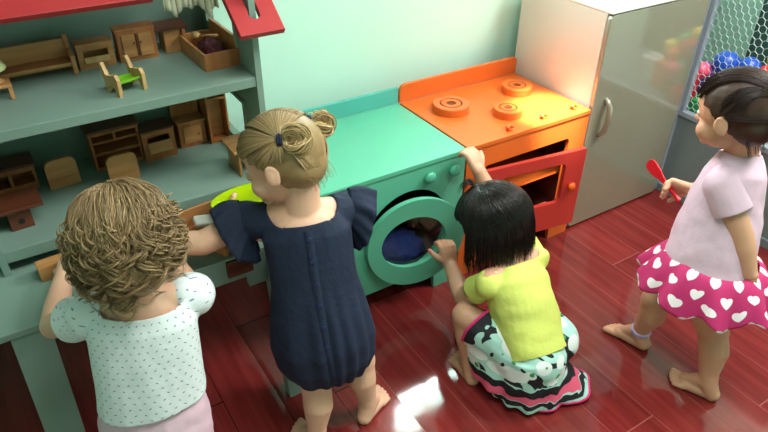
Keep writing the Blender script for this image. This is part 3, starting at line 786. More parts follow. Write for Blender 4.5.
def head_pieces(c, Fv, Uv, k=1.0):
    A = frame(Fv, Uv); T = lambda r_, f, u: np.array(c)+k*(A[0]*r_+A[1]*f+A[2]*u)
    P_ = [EL(T(0, -.006, .018), (.083*k, .098*k, .088*k), A), EL(T(0, .03, -.030), (.066*k, .060*k, .066*k), A), EL(T(0, .04, -.064), (.044*k, .044*k, .034*k), A),
          EL(T(0, .078, -.080), (.020*k, .016*k, .015*k), A), EL(T(0, .055, .035), (.055*k, .040*k, .036*k), A)]
    for s in (-1, 1):
        P_ += [EL(T(s*.038, .052, -.042), (.030*k, .031*k, .030*k), A), EL(T(s*.033, .078, .002), (.013*k, .009*k, .008*k), A)]
        ce = T(s*.082, -.004, -.012); ea = np.array([nrm(A[0]*s+A[1]*-.45), nrm(A[1]+A[0]*s*.45), A[2]])
        P_ += [EL(ce+ea[0]*.006*k, (.0095*k, .017*k, .026*k), ea)]
        ring = [ce+ea[0]*.011*k+ea[1]*.014*k*math.cos(R(a))*-1+ea[2]*.023*k*math.sin(R(a)) for a in range(-60, 130, 20)]
        P_ += [CP(ring[i], ring[i+1], .0042*k, .0042*k) for i in range(len(ring)-1)]
    P_ += [CP(T(0, .087, .0), T(0, .102, -.024), .008*k, .0105*k), EL(T(.009, .094, -.026), (.007*k,)*3, A), EL(T(-.009, .094, -.026), (.007*k,)*3, A),
           EL(T(0, .088, -.050), (.020*k, .010*k, .0055*k), A), EL(T(0, .087, -.060), (.017*k, .010*k, .006*k), A)]
    return P_, A, T
def skin(name, col, cheek):
    m = mat(name, col, .5, .05, 14, .04, 150, sss=.12)
    return m
def person(label, J, skinm, lipm, k=1.0, vox=.0038):
    """J: joints in world space"""
    root = empty('person', (float(J['pelvis'][0]), float(J['pelvis'][1]), 0), label, 'person')
    hp_, A, T = head_pieces(J['head'], J['F'], J['U'], k)
    P_ = list(hp_)
    nb = J['neck']; sl, sr = J['shL'], J['shR']; pv = J['pelvis']
    side = nrm(sr-sl); mid = (sl+sr)/2; spine = nrm(nb-pv); side = nrm(side-spine*np.dot(side, spine)); fr_ = np.cross(spine, side)
    X = np.array([side, fr_, spine]); Ls = np.linalg.norm(nb-pv)
    mP = pv; mN = nb
    C = lambda t, f=0: pv+(nb-pv)*t+fr_*f
    P_ += [CP(T(0, -.028, -.05), nb+(T(0, -.01, -.1)-nb)*.1, .042*k, .043*k)]
    P_ += [EL(C(.74), (.098*k, .068*k, .30*Ls), X), EL(C(.42, .008), (.092*k, .076*k, .28*Ls), X), EL(C(.08, 0), (.098*k, .078*k, .24*Ls), X)]
    for s_, sgn in ((sl, -1), (sr, 1)):
        P_ += [CP(nb-spine*.015, s_, .038*k, .040*k), CP(C(.8), s_, .055*k, .036*k)]
    hips = (J['hipL'], J['hipR'])
    for h in hips: P_ += [CP(C(.08), h, .07*k, .062*k)]
    for s_ in ('L', 'R'):
        sh, el, wr = J['sh'+s_], J['el'+s_], J['wr'+s_]
        P_ += [CP(sh, el, .038*k, .031*k), CP(el, el+(wr-el)*.35, .031*k, .031*k), CP(el+(wr-el)*.35, wr, .031*k, .021*k)]
        hd = J.get('hand'+s_)
        P_ += [CP(wr, wr+nrm(hd['D'])*.012*k, .021*k, .017*k, sx=1.15, side=np.cross(hd['D'], hd['N']))]
        P_ += hand(wr+nrm(hd['D'])*.004, k=k*1.12, thumb=hd.get('t', 1 if s_ == 'L' else -1), **{q: w for q, w in hd.items() if q != 't'})
        hp, kn, an = J['hip'+s_], J['kn'+s_], J['an'+s_]
        ax = nrm(an-kn)
        back = nrm(np.cross(np.cross(ax, J['toe'+s_]), ax))*-1
        P_ += [CP(hp, kn, .064*k, .044*k), CP(kn, kn+ax*.01, .044*k, .042*k), CP(kn, kn+(an-kn)*.38+back*.008, .040*k, .041*k), CP(kn+(an-kn)*.38+back*.008, kn+(an-kn)*.8, .041*k, .028*k), CP(kn+(an-kn)*.8, an, .028*k, .0265*k)]
        P_ += foot(an, J['toe'+s_], J.get('fs'+s_, -1 if s_ == 'L' else 1), k*1.02, J.get('up'+s_, (0, 0, 1)))
    hw = [J['wrL'], J['wrR']]; fw_ = [J['anL'], J['anR']]; hc = np.array(J['head'])
    def keep(co):
        w = np.ones(len(co))
        for p, r_ in [(hw[0], .12), (hw[1], .12), (fw_[0], .15), (fw_[1], .15)]:
            d = np.linalg.norm(co-p, axis=1); w = np.minimum(w, np.clip((d-.03)/r_, .22, 1) if r_ == .12 else np.where(d < r_, .16, 1))
        d = np.linalg.norm(co-hc, axis=1); w = np.where(d < .13*k, np.minimum(w, .45), w)
        return w
    me, co = fuse(P_, vox, 9, keep)
    # face colouring by place on the head
    rel = (co-hc)@A.T/k
    me.materials.append(skinm); me.materials.append(lipm); me.materials.append(EYEW); me.materials.append(EYED); me.materials.append(BROW)
    npoly = len(me.polygons); pc_ = np.empty(npoly*3); me.polygons.foreach_get('center', pc_); pc_ = (pc_.reshape(-1, 3)-hc)@A.T/k
    mi = np.zeros(npoly, int)
    front = pc_[:, 1] > .05
    for s in (-1, 1):
        e = ((pc_[:, 0]-s*.033)/.0145)**2+((pc_[:, 2]-.002)/.0075)**2
        mi[front & (e < 1)] = 2
        e2 = ((pc_[:, 0]-s*.033)/.0075)**2+((pc_[:, 2]-.002)/.0075)**2
        mi[front & (e2 < 1)] = 3
        b_ = np.abs(pc_[:, 2]-(.026-.25*(np.abs(np.abs(pc_[:, 0])-.033)))) < .0025
        mi[front & b_ & (np.abs(np.abs(pc_[:, 0])-.034) < .017)] = 4
    lp = (np.abs(pc_[:, 0]) < .019) & (np.abs(pc_[:, 2]+.055) < .0095*(1-(pc_[:, 0]/.024)**2)) & (pc_[:, 1] > .085)
    mi[lp] = 1
    me.polygons.foreach_set('material_index', mi.tolist())
    me.name = 'body'
    body = link('body', me); put(root, body)
    return root, body, A, T, X
def garment(name, m, pieces, cuts=(), vox=.005, iters=5, folds=(.004, 9, 26), fdir=None, thick=.004, uvf=None, parent=None, trim=None, post=None):
    me, co = fuse(pieces, vox, iters)
    bm = bmesh.new(); bm.from_mesh(me)
    for (p, nn, c, r_) in cuts:
        fs = [f for f in bm.faces if (f.calc_center_median()-Vector(c)).length < r_]
        g = list({v for f in fs for v in f.verts})+list({e for f in fs for e in f.edges})+fs
        bmesh.ops.bisect_plane(bm, geom=g, plane_co=Vector(p), plane_no=Vector(nn), clear_outer=True)
    # keep the largest island
    seen = set(); best = []
    bm.verts.ensure_lookup_table()
    for v in bm.verts:
        if v in seen: continue
        st = [v]; isl = []; seen.add(v)
        while st:
            a = st.pop(); isl.append(a)
            for e in a.link_edges:
                b = e.other_vert(a)
                if b not in seen: seen.add(b); st.append(b)
        if len(isl) > len(best): best = isl
    bs = set(best); bmesh.ops.delete(bm, geom=[v for v in bm.verts if v not in bs], context='VERTS')
    for _ in range(14):
        mv = []
        for v in bm.verts:
            nb_ = [e.other_vert(v).co for e in v.link_edges if e.is_boundary]
            if len(nb_) == 2: mv.append((v, v.co*.4+(nb_[0]+nb_[1])*.3))
        for v, c in mv: v.co = c
    bm.normal_update()
    amp, f1, f2 = folds
    mv = []
    for v in bm.verts:
        q = v.co
        if fdir is not None:
            d = Vector(fdir); s = q.dot(d); qq = q-d*s*.8
        else: qq = q
        mv.append(amp*(mnoise.noise(qq*f1)+.5*mnoise.noise(qq*f2+Vector((3, 1, 7)))))
    for v, a in zip(bm.verts, mv): v.co += v.normal*a
    if post: post(bm)
    if uvf:
        ul = bm.loops.layers.uv.new('UVMap')
        for f in bm.faces:
            ref = uvf(f.calc_center_median())
            for l in f.loops:
                u, v_ = uvf(l.vert.co)
                if len(ref) and u-ref[0] > .3: u -= uvf.per
                elif ref[0]-u > .3: u += uvf.per
                l[ul].uv = (u, v_)
    me2 = bpy.data.meshes.new(name); bm.to_mesh(me2); 
    loops = None
    if trim:
        # a narrow trim band along the open edges chosen by trim(co)
        be = [e for e in bm.edges if e.is_boundary and trim((e.verts[0].co+e.verts[1].co)/2)]
        loops = [((e.verts[0].co.copy(), e.verts[1].co.copy())) for e in be]
    bm.free()
    for mm in (m if isinstance(m, list) else [m]): me2.materials.append(mm)
    me2.polygons.foreach_set('use_smooth', [True]*len(me2.polygons))
    o = link(name, me2)
    if thick:
        md = o.modifiers.new('s', 'SOLIDIFY'); md.thickness = thick; md.offset = -1
    if parent: put(parent, o)
    return (o, loops) if trim else o
class CylUV:
    per = .72
    def __init__(s, c, X, rad=.115): s.c, s.X, s.r = np.array(c), np.array(X), rad; s.per = 2*math.pi*rad
    def __call__(s, co):
        d = np.array(co)-s.c; a = math.atan2(d@s.X[0], -(d@s.X[1])); return (a*s.r, d@s.X[2])

# ---------------------------------------------------------------- hair
class Strands:
    def __init__(s): s.v = []; s.f = []; s.n = 0
    def add(s, pts, w0, w1, n=5, flat=.6, mid=None):
        pts = np.array(pts); m = len(pts)
        t = np.gradient(pts, axis=0); t /= (np.linalg.norm(t, axis=1)[:, None]+1e-9)
        x = nrm(np.cross(t[0], (0.3, .5, .8)))
        for i in range(m):
            x = nrm(x-t[i]*np.dot(x, t[i])); y = np.cross(t[i], x); q = i/(m-1)
            w = w0+(w1-w0)*q if mid is None else (w0+(mid-w0)*q*2 if q < .5 else mid+(w1-mid)*(q-.5)*2)
            for k in range(n):
                a = 2*math.pi*k/n; s.v.append(pts[i]+(x*math.cos(a)+y*math.sin(a)*flat)*w)
            if i:
                b = s.n+(i-1)*n
                for k in range(n): s.f.append((b+k, b+(k+1) % n, b+n+(k+1) % n, b+n+k))
        s.n += m*n
    def mesh_add(s, me):
        n = len(me.vertices); co = np.empty(n*3); me.vertices.foreach_get('co', co); s.v += list(co.reshape(-1, 3))
        s.f += [tuple(i+s.n for i in p.vertices) for p in me.polygons]; s.n += n
    def build(s, name, m, parent):
        me = bpy.data.meshes.new(name); me.from_pydata([tuple(p) for p in s.v], [], s.f)
        me.polygons.foreach_set('use_smooth', [True]*len(me.polygons)); me.materials.append(m)
        o = link(name, me); put(parent, o); return o
def hair_mat(name, c1, c2, c3, rough=.42, aniso=.5):
    m = bpy.data.materials.new(name); m.use_nodes = True; nt = m.node_tree; N = nt.nodes; L = nt.links; b = N['Principled BSDF']
    g = N.new('ShaderNodeNewGeometry'); rp = N.new('ShaderNodeValToRGB'); e = rp.color_ramp.elements
    e[0].position = 0; e[0].color = srgb(*c1); e[1].position = 1; e[1].color = srgb(*c3); q = e.new(.5); q.color = srgb(*c2)
    L.new(g.outputs['Random Per Island'], rp.inputs[0]); L.new(rp.outputs[0], b.inputs['Base Color'])
    b.inputs['Roughness'].default_value = rough; b.inputs['Specular IOR Level'].default_value = .4
    return m
def hp(T, th, ph, ra=(.089, .106, .096), off=0, cen=(0, -.006, .018)):
    """point on the hair ellipsoid: th azimuth (0 = front, 90 = right side), ph from the crown down"""
    t, p = R(th), R(ph)
    return T(cen[0]+(ra[0]+off)*math.sin(t)*math.sin(p), cen[1]+(ra[1]+off)*math.cos(t)*math.sin(p), cen[2]+(ra[2]+off)*math.cos(p))
EYEW = mat('eye_white', (236, 232, 226), .2); EYED = mat('dark_eye', (30, 20, 16), .15); BROW = mat('brow', (96, 70, 50), .7)
skA = skin('fair_skin', (226, 178, 150), 0); skC = skin('tan_skin', (206, 154, 124), 0)
lipA = mat('pink_lips', (206, 110, 104), .4)

def rep_(n, X): return np.array(X, float)
def sleeves(J, X, m, root, r0_, r1_, L_, folds=(.004, 8, 22)):
    for s_, el in (('shL', 'elL'), ('shR', 'elR')):
        sh = J[s_]; d = nrm(J[el]-sh); inn = nrm(J['neck']-sh)
        garment('sleeve', m, [CP(sh+inn*.02-d*.004, sh+d*.02, r0_*.92, r0_, flat=False), CP(sh, sh+d*(L_+.01), r0_, r1_, flat2=True)], [(sh+d*L_, d, sh, .3)], folds=folds, uvf=CylUV(sh, frame(X[1], -d), r0_), parent=root)
# ------------------------------------------------------------------ child A: curly fair hair, white top
JA = dict(head=at(125, 237, z=.895), F=V(.06, .9, -.45), U=V(0, .42, .9), neck=V(-1.222, -.385, .765),
          shL=V(-1.325, -.335, .715), shR=V(-1.115, -.39, .715), pelvis=V(-1.262, -.43, .43),
          elL=V(-1.405, -.20, .61), wrL=V(-1.345, -.045, .64), elR=V(-1.085, -.24, .60), wrR=V(-1.10, -.10, .645),
          hipL=V(-1.315, -.42, .40), hipR=V(-1.21, -.445, .40), knL=V(-1.33, -.40, .22), knR=V(-1.20, -.42, .22), anL=V(-1.335, -.43, .055), anR=V(-1.195, -.45, .055),
          toeL=V(-.25, 1, 0), toeR=V(.25, 1, 0), handL=dict(D=V(.35, 1, .05), N=V(.5, -.1, -1)), handR=dict(D=V(.1, 1, .1), N=V(-.2, 0, -1)))
rA, bA, AA, TA, XA = person('curly fair haired person in a white patterned top leaning over the table', JA, skA, lipA, k=.99)
def shirt_mat_A():
    m = bpy.data.materials.new('white_printed_cotton'); m.use_nodes = True; nt = m.node_tree; N = nt.nodes; L = nt.links; b = N['Principled BSDF']
    uv = N.new('ShaderNodeUVMap'); sp = N.new('ShaderNodeSeparateXYZ'); L.new(uv.outputs[0], sp.inputs[0])
    G = .024
    v = mth(nt, 'DIVIDE', sp.outputs[1], G*.62); iv = mth(nt, 'FLOOR', v); fv = mth(nt, 'SUBTRACT', mth(nt, 'FRACT', v), .5)
    u = mth(nt, 'ADD', mth(nt, 'DIVIDE', sp.outputs[0], G), mth(nt, 'MULTIPLY', iv, .5)); iu = mth(nt, 'FLOOR', u); fu = mth(nt, 'SUBTRACT', mth(nt, 'FRACT', u), .5)
    alt = mth(nt, 'SUBTRACT', mth(nt, 'MULTIPLY', mth(nt, 'MODULO', mth(nt, 'ADD', iu, 200), 2), 2), 1)
    # short slanted strokes
    a = mth(nt, 'ADD', mth(nt, 'MULTIPLY', fu, G), mth(nt, 'MULTIPLY', mth(nt, 'MULTIPLY', fv, G*.62*.7), alt))
    bb = mth(nt, 'SUBTRACT', mth(nt, 'MULTIPLY', fv, G*.62), mth(nt, 'MULTIPLY', mth(nt, 'MULTIPLY', fu, G*.5), alt))
    d = mth(nt, 'ADD', mth(nt, 'POWER', mth(nt, 'DIVIDE', a, .0044), 2), mth(nt, 'POWER', mth(nt, 'DIVIDE', bb, .0013), 2))
    msk = mth(nt, 'LESS_THAN', d, 1)
    c = mix(nt, msk, srgb(226, 234, 236), srgb(112, 120, 130)); L.new(c, b.inputs['Base Color'])
    b.inputs['Roughness'].default_value = .85
    n = N.new('ShaderNodeTexNoise'); n.inputs['Scale'].default_value = 24; tc = N.new('ShaderNodeTexCoord'); L.new(tc.outputs['Object'], n.inputs['Vector'])
    bp = N.new('ShaderNodeBump'); bp.inputs['Strength'].default_value = .35; bp.inputs['Distance'].default_value = .008; L.new(n.outputs[0], bp.inputs['Height']); L.new(bp.outputs[0], b.inputs['Normal'])
    return m
def torso_rings(J, X, spec, k=1.0):
    """spec: (t along pelvis->neck, side radius, front radius, forward shift)"""
    pv, nb = J['pelvis'], J['neck']
    return LOFT([(pv+(nb-pv)*t+X[1]*f, X[0], X[1], rs, rf_) for (t, rs, rf_, f) in spec], e=2.3)
TS = torso_rings(JA, XA, [(-.1, .128, .112, 0), (.05, .126, .110, 0), (.35, .118, .100, .0), (.62, .116, .090, 0), (.82, .115, .080, 0), (.93, .092, .068, 0), (1.02, .06, .055, 0)])
pc = [TS]
for s_ in ('shL', 'shR'): pc.append(CP(JA['neck']-XA[2]*.045, JA[s_], .05, .050))
nbk = JA['neck']
cuts = [(nbk-XA[2]*.022-XA[1]*.05, nrm(XA[2]*1.0+XA[1]*-.12), nbk+XA[2]*.03, .10), (JA['pelvis']+XA[2]*.075, nrm(-XA[2]+XA[0]*.10), JA['pelvis'], .4)]
mA = shirt_mat_A()
sA = garment('printed_top', mA, pc, cuts, folds=(.007, 7, 22), fdir=(0, 0, 1), uvf=CylUV(JA['pelvis'], XA, .12), parent=rA)
sleeves(JA, XA, mA, rA, .047, .053, .080)
pk = mat('pale_pink_cotton', (226, 190, 206), .85, .04, 10, .4, 40)
pp = [LOFT([(JA['pelvis']+XA[2]*t, XA[0], XA[1], a, b) for t, a, b in ((.13, .110, .094), (.07, .116, .102), (0, .126, .112), (-.05, .13, .106), (-.09, .10, .09))])]
for h, kn, an in (('hipL', 'knL', 'anL'), ('hipR', 'knR', 'anR')):
    pp += [CP(JA[h]+V(0, 0, .02), JA[kn], .074, .058), CP(JA[kn], JA[kn]+(JA[an]-JA[kn])*.75, .058, .05, flat2=True)]
garment('trousers', pk, pp, [(JA['pelvis']+XA[2]*.12, XA[2], JA['pelvis'], .2)], folds=(.007, 8, 24), parent=rA)
# curls
def curly(T, A, root):
    rd = random.Random(11); S = Strands()
    base = [EL(T(0, -.008, .02), (.092, .106, .097), A), EL(T(0, -.05, -.04), (.084, .064, .080), A)]
    me, _ = fuse(base, .006, 4)
    bm = bmesh.new(); bm.from_mesh(me)
    for v in bm.verts: v.co += v.normal*(.006*mnoise.noise(v.co*20)+.002*mnoise.noise(v.co*60))
    bmesh.ops.delete(bm, geom=[v for v in bm.verts if ((np.array(v.co)-T(0, 0, 0))@A.T)[1] > .055 and ((np.array(v.co)-T(0, 0, 0))@A.T)[2] < .045], context='VERTS')
    bm.to_mesh(me); bm.free(); S.mesh_add(me)
    down = V(0, 0, -1)
    for i in range(1500):
        layer = i % 3          # 0: long smooth locks from the crown, 1: middle, 2: lower curls
        th = rd.uniform(0, 360); back = max(0, -math.cos(R(th))); face = abs((th+180) % 360-180) < 50
        ph0 = (rd.uniform(0, 30), rd.uniform(20, 65), rd.uniform(60, 100+22*back))[layer]
        ph1 = min(ph0+(rd.uniform(60, 85), rd.uniform(35, 60), rd.uniform(12, 30))[layer], 100+34*back)
        if face: ph0 = min(ph0, 45); ph1 = min(ph1, 64)
        sw = 42*mnoise.noise(Vector((math.sin(R(th))*1.1, math.cos(R(th))*1.1, 3)))+14; pts = []; lift = rd.uniform(.0, .010)
        for q in np.linspace(0, 1, 10): pts.append(hp(T, th+sw*(ph0+(ph1-ph0)*q)/90, ph0+(ph1-ph0)*q, off=lift*math.sin(q*2.4)+.002+.007*q))
        if not face and ph1 > 80:
            hang = rd.uniform(.02, .08)*(.8+.7*back)
            out_ = nrm((pts[-1]-T(0, -.01, -.02))*V(1, 1, 0)); p = pts[-1]
            for j in range(1, 8): pts.append(p+down*hang*j/7+out_*(.012*math.sin(j/7*2.4)))
        pts = np.array(pts); seg = np.r_[0, np.cumsum(np.linalg.norm(np.diff(pts, axis=0), axis=1))]; Lt = seg[-1]
        # a lock is a bundle of 4 near-parallel strands
        m = max(14, int(Lt/.005)); u = np.linspace(0, Lt, m)
        P3 = np.stack([np.interp(u, seg, pts[:, a]) for a in range(3)], 1)
        tt = nrm(P3[-1]-P3[0]); e1 = nrm(np.cross(tt, (.3, .2, .9))); e2 = np.cross(tt, e1)
        phi = ph0+(ph1-ph0)*np.minimum(1, u/Lt*1.3)
        z_ = np.clip((phi-62)/45, 0, 1)**1.3                     # the curl grows towards the sides and nape
        cr = rd.uniform(.004, .014)+(.007 if layer == 2 else 0); pit = rd.uniform(.05, .08); ph = rd.uniform(0, 6.28); sg = rd.choice((-1, 1))
        w = u/pit*2*math.pi*sg+ph
        for k_ in range(7):
            g = (.0016+z_*(cr+rd.uniform(-.0015, .0015)))[:, None]; dw = rd.uniform(-.16, .16)
            sh_ = (e1*rd.uniform(-.0035, .0035)+e2*rd.uniform(-.0035, .0035))
            wd_ = rd.uniform(.0006, .0013)
            S.add(P3+sh_+g*(np.cos(w+dw)[:, None]*e1+np.sin(w+dw)[:, None]*e2), wd_*.6, wd_*.25, 4, .6, mid=wd_)
    for i in range(90):     # loose ringlets round the sides and nape
        th = rd.choice((rd.uniform(60, 170), rd.uniform(190, 300))); p = hp(T, th, rd.uniform(62, 112), off=.012); o_ = nrm((p-T(0, 0, 0))*V(1, 1, .2))
        L_ = rd.uniform(.03, .065); cr = rd.uniform(.007, .013); t1 = nrm(np.cross(o_, (0, 0, 1))); t2 = np.cross(t1, o_); w = np.linspace(0, rd.uniform(5, 9), 22); q = np.linspace(0, 1, 22)[:, None]
        for k_ in range(5):
            a = w+rd.uniform(-.2, .2)
            S.add(p+o_*(.006+.016*np.sin(q*2.5))+down*q*L_+(np.cos(a)[:, None]*t1+np.sin(a)[:, None]*o_)*cr, .0009, .0004, 4, .6, mid=.0012)
    return S.build('curly_hair', hair_mat('fair_curly_hair', (116, 92, 62), (144, 116, 80), (184, 156, 112)), root)
curly(TA, AA, rA)

# ------------------------------------------------------------------ child B: navy dress, two bunches
JB = dict(head=at(283, 159, z=.885), F=V(-.66, .64, -.36), U=V(-.10, .3, .95), neck=at(303, 209, z=.755),
          shL=at(243, 222, z=.70), shR=at(350, 210, z=.70), pelvis=at(320, 318, z=.43),
          elL=at(203, 243, z=.665), wrL=at(172, 243, z=.665), elR=at(330, 225, z=.60), wrR=at(275, 225, z=.62),
          hipL=at(303, 330, z=.40), hipR=at(340, 322, z=.40), knL=at(316, 383, z=.23), knR=at(360, 360, z=.23), anL=at(317, 436, z=.055), anR=at(368, 404, z=.055),
          handL=dict(D=V(-1, .2, -.1), N=V(0, .2, -1)), handR=dict(D=V(-.6, .7, .1), N=V(.3, .3, .9)))
JB['toeL'] = at(289, 420, z=.01)-JB['anL']; JB['toeR'] = at(385, 388, z=.01)-JB['anR']
JB['elR'] = JB['shR']+V(-.02, .07, -.13); JB['wrR'] = V(-.80, -.03, .61)
for q in ('toeL', 'toeR'): JB[q][2] = 0
rB, bB, AB, TB, XB = person('person with two blonde hair bunches in a navy blue dress', JB, skA, lipA, k=1.08)
navy = mat('navy_cotton', (15, 30, 56), .8, .10, 7, .5, 60)
pv, nb = JB['pelvis'], JB['neck']
spec = [(-.62, .126, .140), (-.45, .146, .150), (-.2, .150, .140), (.1, .136, .116), (.38, .118, .098), (.6, .116, .088), (.82, .116, .078), (.94, .085, .064), (1.0, .055, .05)]
hemc = at(328, 360, z=.25)
rings = []
for (t, a, b) in spec:
    c = pv+(nb-pv)*t
    if t < 0: c = pv+(hemc-pv)*(-t/.62)
    rings.append((c, XB[0], XB[1], a, b))
pc = [LOFT(rings, e=2.2)]
for s_ in ('shL', 'shR'): pc.append(CP(nb-XB[2]*.040, JB[s_]+XB[2]*.006, .052, .050))
cuts = [(nb-XB[2]*.022, nrm(XB[2]), nb+XB[2]*.02, .088), (hemc+V(0, 0, .0), nrm(hemc-pv), hemc, .3)]
def gather(bm):
    for v in bm.verts:
        d = np.array(v.co)-pv; h = d@XB[2]; a = math.atan2(d@XB[0], d@XB[1])
        w = max(0, min(1, (.16-h)/.22)); v.co += Vector(nrm(np.array(v.co)-(pv+XB[2]*h)))*(.0045*w*math.sin(a*13+3*math.sin(a*2+1)))
dr_ = garment('navy_dress', navy, pc, cuts, folds=(.007, 7, 20), fdir=(0, 0, 1), uvf=CylUV(pv, XB, .12), parent=rB, post=gather)
# shoulder ruffles: fluted wings round the arm holes
def ruffle(sh, outd, nm, r0_, r1_, a0, a1, seed, top=None, tip=0):
    bm = bmesh.new(); nu, nv = 90, 10; g = []
    outd = nrm(outd); upv = nrm(XB[2]-outd*np.dot(XB[2], outd)); frn = np.cross(outd, upv)
    for i in range(nu+1):
        a = R(a0+(a1-a0)*i/nu); row = []
        base = sh-outd*.012+(upv*math.cos(a)*r0_*1.25+frn*math.sin(a)*r0_)
        env = math.sin(math.pi*i/nu)**.45
        for j in range(nv+1):
            s = j/nv
            fl = .006*s*math.sin(i*.36+seed+2*math.sin(i*.11))+.003*s*math.sin(i*.9+seed*2)
            p = base+(outd*(tip*s*env)+(upv*math.cos(a)+frn*math.sin(a))*(.006+r1_*(s)*(.45+.55*env)*.6+fl)-XB[2]*.035*s*s)
            row.append(bm.verts.new(p))
        g.append(row)
    for i in range(nu):
        for j in range(nv): bm.faces.new((g[i][j], g[i+1][j], g[i+1][j+1], g[i][j+1]))
    me = bpy.data.meshes.new('ruffle'); bm.to_mesh(me); bm.free(); me.materials.append(navy); me.polygons.foreach_set('use_smooth', [True]*len(me.polygons))
    o = link('sleeve_ruffle', me); md = o.modifiers.new('s', 'SOLIDIFY'); md.thickness = .003; put(rB, o); return o
for s_, sg in (('shL', -1), ('shR', 1)):
    d = nrm(XB[0]*sg+XB[1]*.0-XB[2]*.25)
    ruffle(JB[s_], d, s_, .044, .062, -155, 155, 1 if sg < 0 else 4, tip=.066)
    garment('cap_sleeve', navy, [CP(JB[s_]-d*.01, JB[s_]+d*.035, .056, .058, flat2=True)], [(JB[s_]+d*.033, d, JB[s_], .2)], folds=(.003, 8, 20), parent=rB)
# back placket with buttons
def surf(o, p, d):
    """first hit on object o from p along d (world)"""
    bpy.context.view_layer.update(); mi = o.matrix_world.inverted(); q0 = mi@Vector(p); q1 = (mi.to_3x3()@Vector(d)).normalized()
    ok, loc, n_, ix = o.ray_cast(q0, q1); return (o.matrix_world@loc, (o.matrix_world.to_3x3()@n_).normalized()) if ok else (None, None)
bk = MB(); prev = []
for t in np.linspace(.96, -.55, 26):
    c = pv+(nb-pv)*t if t >= 0 else pv+(hemc-pv)*(-t/.62)
    loc, n_ = surf(dr_, c-XB[1]*.3, XB[1])
    if loc is not None: prev.append(np.array(loc)+np.array(n_)*.0008)
bmq = bmesh.new(); g = []
for p in prev: g.append([bmq.verts.new(p-XB[0]*.011), bmq.verts.new(p-XB[1]*.0025-XB[0]*.010), bmq.verts.new(p-XB[1]*.0025+XB[0]*.010), bmq.verts.new(p+XB[0]*.011)])
for a, b in zip(g[:-1], g[1:]):
    for k_ in range(3): bmq.faces.new((a[k_], a[k_+1], b[k_+1], b[k_]))
me = bpy.data.meshes.new('placket'); bmq.to_mesh(me); bmq.free(); me.materials.append(navy); me.polygons.foreach_set('use_smooth', [True]*len(me.polygons))
pk_o = link('button_placket', me); put(rB, pk_o)
btn = mat('navy_button', (34, 48, 84), .3)
for i in range(1, len(prev)-6, 3):
    p = prev[i]; put(pk_o, MB().cyl(p-XB[1]*.002, p-XB[1]*.006, .006, n=16, bev=.001).build('button', btn, smooth=False))
